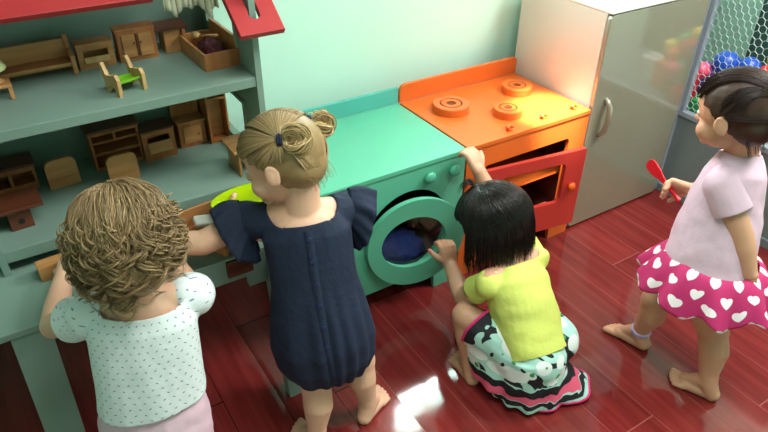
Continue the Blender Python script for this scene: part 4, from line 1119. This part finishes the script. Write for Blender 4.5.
# hair B
def bunch_hair(T, A, root):
    rd = random.Random(5); S = Strands()
    K = 1.08; base = [EL(T(0, -.008, .02), (.0885*K, .104*K, .094*K), A), EL(T(0, -.045, -.018), (.074*K, .058*K, .062*K), A)]
    me, _ = fuse(base, .005, 4); bm = bmesh.new(); bm.from_mesh(me)
    bmesh.ops.delete(bm, geom=[v for v in bm.verts if (lambda q: q[1] > .05 and q[2] < .05 or q[2] < .02 and q[1] > -.005 and q[2] < .02 and q[1]*1.2 > q[2]+.012)((np.array(v.co)-T(0, 0, 0))@A.T/K)], context='VERTS')
    bm.to_mesh(me); bm.free(); S.mesh_add(me)
    ties = {-1: T(-.066, -.046, .058), 1: T(.070, -.052, .056)}
    BD = {-1: nrm(V(.78, -.52, .10)), 1: nrm(A[0]*.55-A[1]*.55-A[2]*.55)}
    c0 = T(0, -.006, .018); bun = []
    for sg in (-1, 1):
        tie = ties[sg]; n = 1500
        for i in range(n):
            # root along parting, front hairline, nape
            kind = rd.random()
            if kind < .34: f = rd.uniform(-.1, .085); root_l = (sg*.001, f, 0.09)
            elif kind < .6: root_l = (sg*rd.uniform(.01, .085), .082+rd.uniform(-.01, .0), .05+rd.uniform(-.03, .02))
            elif kind < .8: root_l = (sg*rd.uniform(0.0, .06), -.08, -.055+rd.uniform(-.015, .0))
            else: root_l = (sg*.085, rd.uniform(-.05, .03), rd.uniform(-.01, .03))
            def on(l, off):
                v = np.array(l); rr = np.array((.0885, .105, .095)); v = v/np.linalg.norm(v/rr); return v*(1+off/.09)*K
            tl = (tie-c0)@A.T/K
            pts = []
            m = 12; off = rd.uniform(.0, .0028)
            for j in range(m):
                q = j/(m-1); l = np.array(root_l)*(1-q)+tl*q
                if root_l[2] < 0 and False: pass
                pts.append(c0+on(l, off+.003*math.sin(q*3.14))@A if q < 1 else tie)
            S.add(pts, rd.uniform(.0005, .001), .0006, 4, .6, mid=rd.uniform(.0008, .0016))
        # loop of hair pulled through the tie, plus loose ends
        S0 = S; S = Strands()
        out_ = nrm((tie-c0)*1.0-A[2]*.02+A[0]*sg*.03); e1 = nrm(np.cross(out_, A[1])); e1 = nrm(e1); e2 = np.cross(out_, e1)
        bd = BD[sg]
        for i in range(150):
            rr = rd.uniform(.014, .033); ce = tie+nrm(tie-c0)*.008+bd*(.010+rr*.95)+A[2]*rd.uniform(-.008, .008)+A[1]*rd.uniform(-.008, .008)
            pl_ = nrm(np.cross(bd, nrm(A[2]*rd.uniform(.2, 1)+A[1]*rd.uniform(-.8, .8)))); w_ = nrm(np.cross(pl_, bd)); span = rd.uniform(3.8, 6.0)
            pts = []
            for j in range(16):
                a = math.pi+span*j/15*rd.choice((1,)); pts.append(ce+bd*math.cos(a)*rr+w_*math.sin(a)*rr*1.15+pl_*.010*(j/15-.5)*rd.uniform(.6, 1.4))
            S.add(pts, .0016, .0008, 5, .6, mid=.0022)
        for i in range(26):
            d = nrm(bd+rd.uniform(-1, 1)*A[2]+rd.uniform(-1, 1)*A[1]); L_ = rd.uniform(.02, .045); bn = nrm(np.cross(d, (rd.uniform(-1, 1), .3, rd.uniform(-1, 1))))
            S.add([tie+d*L_*q+bn*.012*math.sin(q*2.6) for q in np.linspace(0, 1, 8)], .0012, .0004, 4)
        bun.append(S); S = S0
    # wisps on the nape
    for i in range(46):
        x = rd.uniform(-.06, .06); p = T(x, -.072-rd.uniform(0, .012), -.045); d = nrm(-A[2]+A[0]*rd.uniform(-.5, .5)-A[1]*.1)
        S.add([p+d*q*rd.uniform(.03, .05)-A[1]*.004*math.sin(q*3) for q in np.linspace(0, 1, 6)], .0009, .0003, 4)
    o = S.build('bunched_hair', hair_mat('blonde_hair', (128, 104, 70), (152, 126, 86), (192, 164, 118)), root)
    bm_ = hair_mat('light_blonde_hair', (150, 124, 80), (190, 160, 110), (226, 200, 150))
    for q in bun: q.build('looped_bunch', bm_, root)
    tm = mat('navy_hair_tie', (16, 26, 56), .7)
    for sg in (-1, 1):
        tie = ties[sg]; bd = BD[sg]; a1 = nrm(np.cross(bd, A[2])); a2 = np.cross(bd, a1)
        b = MB()
        for q in (0, .006): b.tube([tie+nrm(tie-T(0, -.006, .018))*.006+bd*(q-.001)+(a1*math.cos(a)+a2*math.sin(a))*(.013+.0015*math.sin(a*5)) for a in np.linspace(0, 2*math.pi, 25)[:-1]], .0042, 8, True)
        put(o, b.build('hair_tie', tm, smooth=True))
bunch_hair(TB, AB, rB)

# ------------------------------------------------------------------ child C: squatting, yellow top
JC = dict(head=at(494, 220, z=.515), F=V(-.5, .70, -.52), U=V(-.22, .42, .88), neck=at(512, 262, z=.405),
          shL=at(489, 283, z=.375), shR=at(535, 258, z=.385), pelvis=at(533, 352, z=.165),
          elL=at(463, 297, z=.26), wrL=at(450, 264, z=.275), wrR=at(479, 171, z=.57),
          hipL=at(512, 350, z=.17), hipR=at(552, 340, z=.17), knL=at(466, 316, z=.235), anL=at(470, 366, z=.05),
          handL=dict(D=V(.05, .35, .65), N=V(.25, .9, -.35), curl=(50, 60, 40), spread=.05), handR=dict(D=V(-.05, .55, .62), N=V(-.1, .7, -.6), curl=(34, 48, 36), spread=.16))
sideC = nrm((JC['shR']-JC['shL'])*V(1, 1, 0)); 
JC['knR'] = JC['knL']+sideC*.19+V(.03, .05, 0); JC['anR'] = JC['anL']+sideC*.13; JC['elR'] = at(497, 208, z=.45)
JC['toeL'] = nrm((at(452, 348, z=.01)-JC['anL'])*V(1, 1, 0)); JC['toeR'] = nrm(JC['toeL']+sideC*.6)
rC, bC, AC, TC, XC = person('squatting person in a yellow top reaching for the round washer door', JC, skC, lipA, k=1.08)
yel = mat('yellow_jersey', (206, 214, 104), .75, .05, 8, .3, 60)
pv, nb = JC['pelvis'], JC['neck']
pc = [LOFT([(pv+(nb-pv)*t+XC[1]*f, XC[0], XC[1], a, b) for (t, a, b, f) in ((-.12, .122, .10, 0), (.12, .120, .098, 0), (.38, .112, .092, -.0), (.62, .110, .086, -.004), (.82, .108, .076, -.004), (.94, .085, .062, 0), (1.02, .055, .05, 0))], e=2.2)]
for s_ in ('shL', 'shR'): pc.append(CP(nb-XC[2]*.045, JC[s_], .048, .046))
cuts = [(nb-XC[2]*.004, XC[2], nb+XC[2]*.03, .09), (pv+(nb-pv)*.02, -XC[2], pv, .25)]
garment('yellow_top', yel, pc, cuts, folds=(.011, 9, 24), fdir=tuple(XC[0]), uvf=CylUV(pv, XC, .11), parent=rC)
sleeves(JC, XC, yel, rC, .0425, .048, .074)
# printed skirt draped over the thighs to the floor
def skirt_mat():
    m = bpy.data.materials.new('printed_skirt_cotton'); m.use_nodes = True; nt = m.node_tree; N = nt.nodes; L = nt.links; b = N['Principled BSDF']
    tc = N.new('ShaderNodeTexCoord'); n = N.new('ShaderNodeTexNoise'); n.inputs['Scale'].default_value = 9; n.inputs['Detail'].default_value = 1.5; n.inputs['Distortion'].default_value = 1.6
    L.new(tc.outputs['Object'], n.inputs['Vector'])
    v = N.new('ShaderNodeTexVoronoi'); v.inputs['Scale'].default_value = 16; mp = N.new('ShaderNodeMapping'); mp.inputs['Rotation'].default_value = (.4, .7, .9); mp.inputs['Scale'].default_value = (1, .30, 1.15)
    L.new(tc.outputs['Object'], mp.inputs[0]); L.new(mp.outputs[0], v.inputs['Vector'])
    leaf = mth(nt, 'LESS_THAN', v.outputs['Distance'], .42)
    w = N.new('ShaderNodeTexWave'); w.inputs['Scale'].default_value = 2.6; w.inputs['Distortion'].default_value = 5; w.inputs['Detail'].default_value = 1; w.bands_direction = 'Z'; L.new(tc.outputs['Object'], w.inputs['Vector'])
    uv = N.new('ShaderNodeUVMap'); sp = N.new('ShaderNodeSeparateXYZ'); L.new(uv.outputs[0], sp.inputs[0])
    up_ = mth(nt, 'GREATER_THAN', sp.outputs[1], -.07)
    wob = mth(nt, 'ADD', sp.outputs[1], mth(nt, 'MULTIPLY', n.outputs[0], .055))
    # lower part: mint with broad black and pink bands; upper part: leaves on black and mint
    def band(lo, hi): return mth(nt, 'MULTIPLY', mth(nt, 'GREATER_THAN', wob, lo), mth(nt, 'LESS_THAN', wob, hi))
    lowc = mix(nt, band(-.105, -.088), srgb(178, 222, 212), srgb(24, 22, 30))
    lowc = mix(nt, band(-.085, -.060), lowc, srgb(232, 92, 124))
    lowc = mix(nt, band(-.060, -.030), lowc, srgb(24, 22, 30))
    lowc = mix(nt, band(-.155, -.146), lowc, srgb(24, 22, 30))
    upc = mix(nt, mth(nt, 'GREATER_THAN', n.outputs[0], .455), srgb(24, 26, 34), srgb(172, 216, 204))
    upc = mix(nt, mth(nt, 'MULTIPLY', leaf, 1.0), upc, srgb(232, 238, 236))
    v2 = N.new('ShaderNodeTexVoronoi'); v2.inputs['Scale'].default_value = 17; L.new(tc.outputs['Object'], v2.inputs['Vector'])
    upc = mix(nt, mth(nt, 'LESS_THAN', v2.outputs['Distance'], .17), upc, srgb(70, 150, 84))
    c = mix(nt, mth(nt, 'GREATER_THAN', wob, -.025), lowc, upc); L.new(c, b.inputs['Base Color'])
    b.inputs['Roughness'].default_value = .8
    return m
kL, kR = JC['knL'], JC['knR']; aL = JC['anL']
back = -XC[1].copy(); back[2] = 0; back = nrm(back)
pc = [EL(pv+V(0, 0, -.01), (.118, .112, .09), np.array([XC[0], nrm(np.cross(V(0, 0, 1), XC[0])), V(0, 0, 1)])),
      CP(JC['hipL'], kL, .086, .066), CP(JC['hipR'], kR, .086, .066), CP((JC['hipL']+JC['hipR'])/2, (kL+kR)/2+V(0, 0, -.02), .075, .05)]
pc += [LOFT([(pv+V(0, 0, .03), XC[0], np.cross(V(0, 0, 1), XC[0]), .12, .10), (pv+V(0, 0, -.07)+back*.0, XC[0], np.cross(V(0, 0, 1), XC[0]), .128, .115), (V(pv[0], pv[1], .012)+back*.0, XC[0], np.cross(V(0, 0, 1), XC[0]), .135, .125)])]
qf = nrm(((kL+kR)/2-pv)*V(1, 1, 0))
tail_ = at(568, 385, z=.02)
pc += [LOFT([(pv+V(.0, 0, .0), XC[0], np.cross(V(0, 0, 1), XC[0]), .09, .08), (pv*.5+tail_*.5+V(0, 0, -.03), XC[0], np.cross(V(0, 0, 1), XC[0]), .10, .08), (V(tail_[0], tail_[1], .010), XC[0], np.cross(V(0, 0, 1), XC[0]), .10, .07)])]
pc += [LOFT([((JC['hipL']+kL)/2*V(1, 1, 0)+V(0, 0, .2), sideC, qf, .07, .10), ((JC['hipL']+kL)/2*V(1, 1, 0)+V(0, 0, .11)-qf*.03, sideC, qf, .074, .105), ((JC['hipL']+kL)/2*V(1, 1, 0)+V(0, 0, .05)-qf*.055, sideC, qf, .074, .10)])]
def skfold(bm):
    c = np.array(pv)
    for v in bm.verts:
        d = np.array(v.co)-c; a = math.atan2(d[1], d[0]); w = max(0, min(1, (.14-v.co.z)/.13))
        r_ = nrm(V(d[0], d[1], 0)); s = .007*w*math.sin(a*11+1.5*math.sin(a*2)); v.co += Vector(r_*s)
        if v.co.z < .005: v.co.z = .005
skc, lp = garment('printed_skirt', skirt_mat(), pc, [(V(pv[0], pv[1], .016), V(0, 0, -1), V(pv[0], pv[1], 0), .5), (JC['hipL']+(kL-JC['hipL'])*.70, nrm(qf+V(0, 0, .25)), kL, .5)], folds=(.007, 9, 22), uvf=CylUV(pv, np.array([XC[0], XC[1], V(0, 0, 1)]), .13), parent=rC, trim=lambda c: True, post=skfold)
trimm = mat('pink_crochet_trim', (222, 44, 116), .8)
left = {}
for a, c in lp:
    for p, q in ((a, c), (c, a)): left.setdefault(tuple(round(x, 5) for x in p), []).append(tuple(round(x, 5) for x in q))
while left:
    st_ = next(iter(left)); comp = [st_]; todo = [st_]; seen_ = {st_}
    while todo:
        p = todo.pop()
        for q in left[p]:
            if q not in seen_: seen_.add(q); todo.append(q); comp.append(q)
    segs = [(p, q) for p in comp for q in left[p] if p < q]
    for p in comp: left.pop(p)
    if len(segs) < 12: continue
    b = MB()
    for p, q in segs: b.ball([(x+y)/2 for x, y in zip(p, q)], .0056, (1, 1, .9), 1)
    put(skc, b.build('pink_hem_trim', trimm, smooth=True))
def straight_hair(T, A, root):
    rd = random.Random(3); S = Strands()
    base = [EL(T(0, -.008, .02), (.102, .118, .108), A), EL(T(0, -.04, -.02), (.098, .078, .085), A)]
    me, _ = fuse(base, .006, 4); bm = bmesh.new(); bm.from_mesh(me)
    bmesh.ops.delete(bm, geom=[v for v in bm.verts if (lambda q: q[1] > .055 and q[2] < .035)((np.array(v.co)-T(0, 0, 0))@A.T)], context='VERTS')
    bm.to_mesh(me); bm.free(); S.mesh_add(me)
    down = nrm(V(0, 0, -1)-A[2]*.25)
    for i in range(1500):
        th = rd.uniform(0, 360); face = abs((th+180) % 360-180) < 55
        ph0 = rd.choice((rd.uniform(2, 20), rd.uniform(10, 75))); ph1 = 96 if not face else 66
        pts = [hp(T, th+rd.uniform(-3, 3), ph0+(ph1-ph0)*q, ra=(.095, .112, .100), off=.001+.006*q) for q in np.linspace(0, 1, 10)]
        if not face:
            out_ = nrm((pts[-1]-T(0, 0, 0))*V(1, 1, 0)); L_ = rd.uniform(.09, .175) if abs((th+180) % 360-180) < 120 else rd.uniform(.10, .205); p = pts[-1]
            bend = rd.uniform(-.012, .012); tang = nrm(np.cross(out_, V(0, 0, 1)))
            k1 = .10+rd.uniform(-.1, .12)
            pts += [p+down*L_*q+out_*(.016*math.sin(q*1.6)-k1*L_*q*q*.9)+tang*bend*q*q for q in np.linspace(.1, 1, 9)]
        S.add(pts, .001, .0006, 4, .5, mid=rd.uniform(.0015, .0028))
    # small gathered tuft on the crown
    tp = hp(T, 20, 10, off=.006)
    for i in range(60):
        d = nrm(A[2]*.4+A[1]*rd.uniform(.1, .9)+A[0]*rd.uniform(-.7, .7)); L_ = rd.uniform(.03, .055)
        S.add([tp+d*L_*q-V(0, 0, 1)*.02*q*q+A[2]*.012*math.sin(q*3) for q in np.linspace(0, 1, 8)], .0018, .0006, 4)
    o = S.build('black_bobbed_hair', hair_mat('black_hair', (12, 9, 9), (20, 14, 13), (34, 24, 22), .36), root)
    a1 = nrm(np.cross(A[2], A[0])); put(o, MB().tube([tp+(A[0]*math.cos(a)+A[1]*math.sin(a))*.009 for a in np.linspace(0, 2*math.pi, 19)[:-1]], .004, 8, True).build('hair_tie', mat('black_band', (20, 20, 24), .6), smooth=True))
straight_hair(TC, AC, rC)

# ------------------------------------------------------------------ child D: walking, pink shirt and heart skirt
JD = dict(head=at(731, 114, z=.875), F=V(-.06, .95, -.24), U=V(-.02, .2, .97), neck=at(741, 156, z=.765),
          shL=at(737, 178, z=.70), pelvis=at(712, 268, z=.42), elL=at(739, 238, z=.55), wrL=at(746, 276, z=.46),
          knL=at(713, 330, z=.235), anL=at(708, 382, z=.06), knR=at(656, 300, z=.24), anR=at(640, 332, z=.062),
          handL=dict(D=V(-.1, .1, -1), N=V(.9, .2, 0), curl=(30, 45, 35)), handR=dict(D=V(-.35, .85, -.0), N=V(-.7, -.1, -.5), curl=(48, 70, 50), tcurl=.4))
rD_ = nrm(np.cross(nrm(V(-.30, .95, 0)), V(0, 0, 1)))
JD['shR'] = JD['shL']+rD_*.23+V(-.01, .03, 0)
JD['neck'] = at(741, 152, z=.765); JD['shL'] = JD['neck']-rD_*.122+V(0, 0, -.062); JD['shR'] = JD['neck']+rD_*.115+V(0, .01, -.06)
JD['elL'] = at(741, 234, z=.585); JD['wrL'] = at(749, 274, z=.475)
JD['head'] = at(737, 113, z=.90)
JD['hipL'] = JD['pelvis']-rD_*.052+V(0, 0, -.03); JD['hipR'] = JD['pelvis']+rD_*.052+V(0, 0, -.03)
JD['wrR'] = at(692, 190, z=.565); JD['elR'] = (JD['shR']+JD['wrR'])/2+V(.04, -.02, -.055)
JD['toeL'] = (at(674, 377, z=.01)-JD['anL'])*V(1, 1, 0); JD['toeR'] = (at(606, 322, z=.02)-JD['anR'])*V(1, 1, 0)
rD, bD, AD, TD, XD = person('dark haired person in a pale pink shirt and pink heart skirt walking barefoot', JD, skC, lipA, k=1.12)
pinkw = mat('pale_pink_jersey', (216, 184, 202), .8, .03, 10, .3, 50)
pv, nb = JD['pelvis'], JD['neck']
pc = [LOFT([(pv+(nb-pv)*t+XD[1]*f, XD[0], XD[1], a, b) for (t, a, b, f) in ((-.2, .128, .128, 0.012), (.12, .124, .128, .016), (.38, .116, .120, .014), (.62, .110, .104, .008), (.82, .106, .088, 0), (.94, .09, .068, 0), (1.02, .06, .055, 0))], e=2.2)]
for s_ in ('shL', 'shR'): pc.append(CP(nb-XD[2]*.045, JD[s_], .05, .050))
cuts = [(nb-XD[2]*.002, XD[2], nb+XD[2]*.03, .095), (pv-(nb-pv)*.04, -XD[2], pv, .25)]
garment('pink_shirt', pinkw, pc, cuts, folds=(.007, 8, 22), uvf=CylUV(pv, XD, .11), parent=rD)
sleeves(JD, XD, pinkw, rD, .052, .058, .085)
def heart_mat():
    m = bpy.data.materials.new('pink_heart_cotton'); m.use_nodes = True; nt = m.node_tree; N = nt.nodes; L = nt.links; b = N['Principled BSDF']
    uv = N.new('ShaderNodeUVMap'); sp = N.new('ShaderNodeSeparateXYZ'); L.new(uv.outputs[0], sp.inputs[0]); G = .074
    v = mth(nt, 'DIVIDE', mth(nt, 'ADD', sp.outputs[1], 1), G*.72); iv = mth(nt, 'FLOOR', v); fv = mth(nt, 'SUBTRACT', mth(nt, 'FRACT', v), .5)
    u = mth(nt, 'ADD', mth(nt, 'DIVIDE', mth(nt, 'ADD', sp.outputs[0], 3), G), mth(nt, 'MULTIPLY', iv, .5)); fu = mth(nt, 'SUBTRACT', mth(nt, 'FRACT', u), .5)
    x = mth(nt, 'MULTIPLY', fu, 1/.27); y = mth(nt, 'MULTIPLY', fv, .72/.27)
    yy = mth(nt, 'SUBTRACT', y, mth(nt, 'MULTIPLY', mth(nt, 'POWER', mth(nt, 'ABSOLUTE', x), .8), .62))
    d = mth(nt, 'ADD', mth(nt, 'POWER', x, 2), mth(nt, 'POWER', mth(nt, 'ADD', yy, .25), 2))
    c = mix(nt, mth(nt, 'LESS_THAN', d, .72), srgb(188, 38, 102), srgb(246, 236, 240)); L.new(c, b.inputs['Base Color']); b.inputs['Roughness'].default_value = .8
    return m
Zv = V(0, 0, 1); 
def skirtD():
    bm = bmesh.new(); nu, nv = 160, 18; g = []; ul = bm.loops.layers.uv.new('UVMap'); side = nrm(XD[0]*V(1, 1, 0)); frn = nrm(np.cross(Zv, side))
    for i in range(nu):
        a = 2*math.pi*i/nu; row = []
        for j in range(nv+1):
            s = j/nv
            rs = .118+(.200-.118)*s**.7; rf_ = .122+(.205-.122)*s**.7
            fl = 1+.075*s*math.sin(a*9+.6)+.04*s*math.sin(a*16+1)
            c = pv+V(0, 0, .045)-Zv*.114*s**1.1+V(.0, 0.0, 0)*s
            p = c+side*math.cos(a)*rs*fl+frn*math.sin(a)*rf_*fl+Zv*.012*s*math.sin(a*9+2.2)
            row.append((bm.verts.new(p), (a*.15, -s*.165)))
        g.append(row)
    for i in range(nu):
        k_ = (i+1) % nu
        for j in range(nv):
            q = (g[i][j], g[k_][j], g[k_][j+1], g[i][j+1]); f = bm.faces.new([x[0] for x in q])
            for l, x in zip(f.loops, q):
                u = x[1][0]+(2*math.pi*.15 if k_ == 0 and x in (g[k_][j], g[k_][j+1]) else 0); l[ul].uv = (u, x[1][1])
    me = bpy.data.meshes.new('heart_skirt'); bm.to_mesh(me); bm.free(); me.materials.append(heart_mat()); me.polygons.foreach_set('use_smooth', [True]*len(me.polygons))
    o = link('heart_skirt', me); md = o.modifiers.new('s', 'SOLIDIFY'); md.thickness = .003; put(rD, o)
skirtD()
a_ = JD['anR']; ax = nrm(JD['knR']-a_)
put(rD, MB().cyl(a_+ax*.002, a_+ax*.020, .034, .035, n=24, bev=.003).build('ankle_band', mat('lavender_band', (186, 170, 216), .6), smooth=True))
def tied_hair(T, A, root):
    rd = random.Random(9); S = Strands()
    K = 1.12; base = [EL(T(0, -.008, .02), (.0885*K, .104*K, .094*K), A), EL(T(0, -.045, -.018), (.074*K, .058*K, .062*K), A)]
    me, _ = fuse(base, .005, 4); bm = bmesh.new(); bm.from_mesh(me)
    bmesh.ops.delete(bm, geom=[v for v in bm.verts if (lambda q: q[1] > .052 and q[2] < .055 or q[1]*1.2 > q[2]+.012 and q[2] < .03)((np.array(v.co)-T(0, 0, 0))@A.T/K)], context='VERTS')
    bm.to_mesh(me); bm.free(); S.mesh_add(me)
    c0 = T(0, -.006, .018); tie = T(0, -.122, .005); tl = (tie-c0)@A.T/K
    for i in range(900):
        sg = rd.choice((-1, 1)); kind = rd.random()
        if kind < .5: root_l = (sg*rd.uniform(.0, .08), .08, .05+rd.uniform(-.02, .02))
        elif kind < .75: root_l = (sg*.083, rd.uniform(-.05, .004), rd.uniform(-.01, .04))
        else: root_l = (sg*rd.uniform(0, .06), -.06, -.06)
        def on(l, off):
            v = np.array(l); rr = np.array((.0885, .105, .095)); v = v/np.linalg.norm(v/rr); return v*(1+off/.09)*K
        off = rd.uniform(0, .005)
        pts = []
        for q in np.linspace(0, 1, 12):
            l = np.array(root_l)*(1-q)+tl*q+np.array((0, 0, .05))*math.sin(q*3.14)*(1 if root_l[2] > 0 else 0); pts.append(c0+on(l, off)@A)
        S.add(pts, .0012, .0008, 4, .5, mid=rd.uniform(.0014, .0024))
    for i in range(220):
        d = nrm(-A[1]*rd.uniform(.5, 1)+A[2]*rd.uniform(-.5, .2)+A[0]*rd.uniform(-.4, .4)); L_ = rd.uniform(.07, .12); 
        S.add([tie+d*L_*q*(1-.4*q)-V(0, 0, 1)*.11*q*q for q in np.linspace(0, 1, 9)], .002, .0006, 4, mid=.0022)
    for i in range(30):   # loose strands at the nape and temple
        x = rd.uniform(-.07, .07); p = T(x, -.06, -.05); d = nrm(-A[2]+A[0]*rd.uniform(-.3, .3)-A[1]*.2)
        S.add([p+d*q*.05 for q in np.linspace(0, 1, 5)], .0009, .0003, 4)
    o = S.build('dark_tied_hair', hair_mat('dark_brown_hair', (34, 20, 16), (46, 29, 23), (62, 40, 30), .4), root)
    b = MB().tube([tie+A[1]*.004+(A[0]*math.cos(a)+A[2]*math.sin(a))*(.015+.003*math.sin(a*7)) for a in np.linspace(0, 2*math.pi, 29)[:-1]], .006, 8, True)
    put(o, b.build('hair_tie', mat('pink_scrunchie', (226, 60, 140), .8), smooth=True))
tied_hair(TD, AD, rD)
# red toy utensil held in the far hand: flat rounded blade, neck and round handle
hc_ = JD['wrR']+nrm(JD['handR']['D'])*.062+V(-.012, 0, -.012)
tipp = at(649, 161, z=.60); kd = nrm(tipp-hc_); kL_ = np.linalg.norm(tipp-hc_); ks = nrm(np.cross(kd, V(.5, .8, .3))); kn_ = np.cross(kd, ks)
prof = [(-.05, .008), (0, .007), (.25, .008), (.40, .011), (.55, .020), (.78, .024), (.92, .022), (1.0, .010)]
pts = [(t*kL_, w) for t, w in prof]+[(t*kL_, -w*.8) for t, w in prof[::-1]]
kf = MB().prism(pts, lambda a, b_, d: tuple(hc_+kd*a+ks*b_+kn_*d), -.003, .003, .001)
kf.cyl(hc_-kd*.055, hc_+kd*.02, .008, .007, n=14, bev=.002)
tag(kf.build('toy_spatula', MT['redp'], smooth=False), 'red plastic toy utensil held by the walking person', 'toy utensil')


# ------------------------------------------------------------------ light
def area(name, loc, target, size, power, col=(1, 1, 1), sy=None, parent=None):
    l = bpy.data.lights.new(name, 'AREA'); l.energy = power; l.color = col; l.size = size
    if sy: l.shape = 'RECTANGLE'; l.size_y = sy
    o = bpy.data.objects.new(name, l); COL.objects.link(o); o.location = loc
    o.rotation_euler = (Vector(target)-Vector(loc)).to_track_quat('-Z', 'Y').to_euler()
    return o
# daylight through the small window above the cooker
area('window_daylight', ((WX0+WX1)/2, WY+.12, (WZ0+WZ1)/2), ((WX0+WX1)/2, -1, 1.2), .44, 26, (.95, 1, 1), .31)
# fill panels added on the unseen ceiling to brighten the room
def fill_panel(x, y, sx, sy, power, col, lb):
    e = empty('fill_panel_lamp', (x, y, 2.6), lb, 'added fill lamp')
    b = MB(); b.box(-sx/2-.02, sx/2+.02, -sy/2-.02, sy/2+.02, -.03, 0); b.build('housing', MT['white'], e)
    area('fill_panel_light', (x, y, 2.565), (x, y, 0), sx, power, col, sy)
fill_panel(1.25, -.9, .9, .9, 52, (1, .97, .93), 'added square fill lamp above the walking child')
fill_panel(-.5, -1.0, 1.2, .6, 22, (.93, 1, .95), 'added rectangular fill lamp at the left of the room')
# ceiling spot aimed at the cooker
sl = bpy.data.lights.new('ceiling_spot', 'SPOT'); sl.energy = 1300; sl.spot_size = R(11); sl.spot_blend = .8; sl.shadow_soft_size = .03; sl.color = (1, .93, .82)
so = bpy.data.objects.new('ceiling_spot', sl); COL.objects.link(so); so.location = (.22, -.55, 2.5)
so.rotation_euler = (Vector((.47, .07, .6))-so.location).to_track_quat('-Z', 'Y').to_euler()
wd = bpy.data.worlds.new('world'); sc.world = wd; wd.use_nodes = True
wd.node_tree.nodes['Background'].inputs[0].default_value = (.8, .95, .95, 1); wd.node_tree.nodes['Background'].inputs[1].default_value = 1.0
sc.view_settings.view_transform = 'Standard'; sc.view_settings.look = 'None'; sc.view_settings.gamma = 1
sc.view_settings.exposure = 0.58
sc.cycles.use_denoising = True
sc.cycles.max_bounces = 8; sc.cycles.sample_clamp_indirect = 6
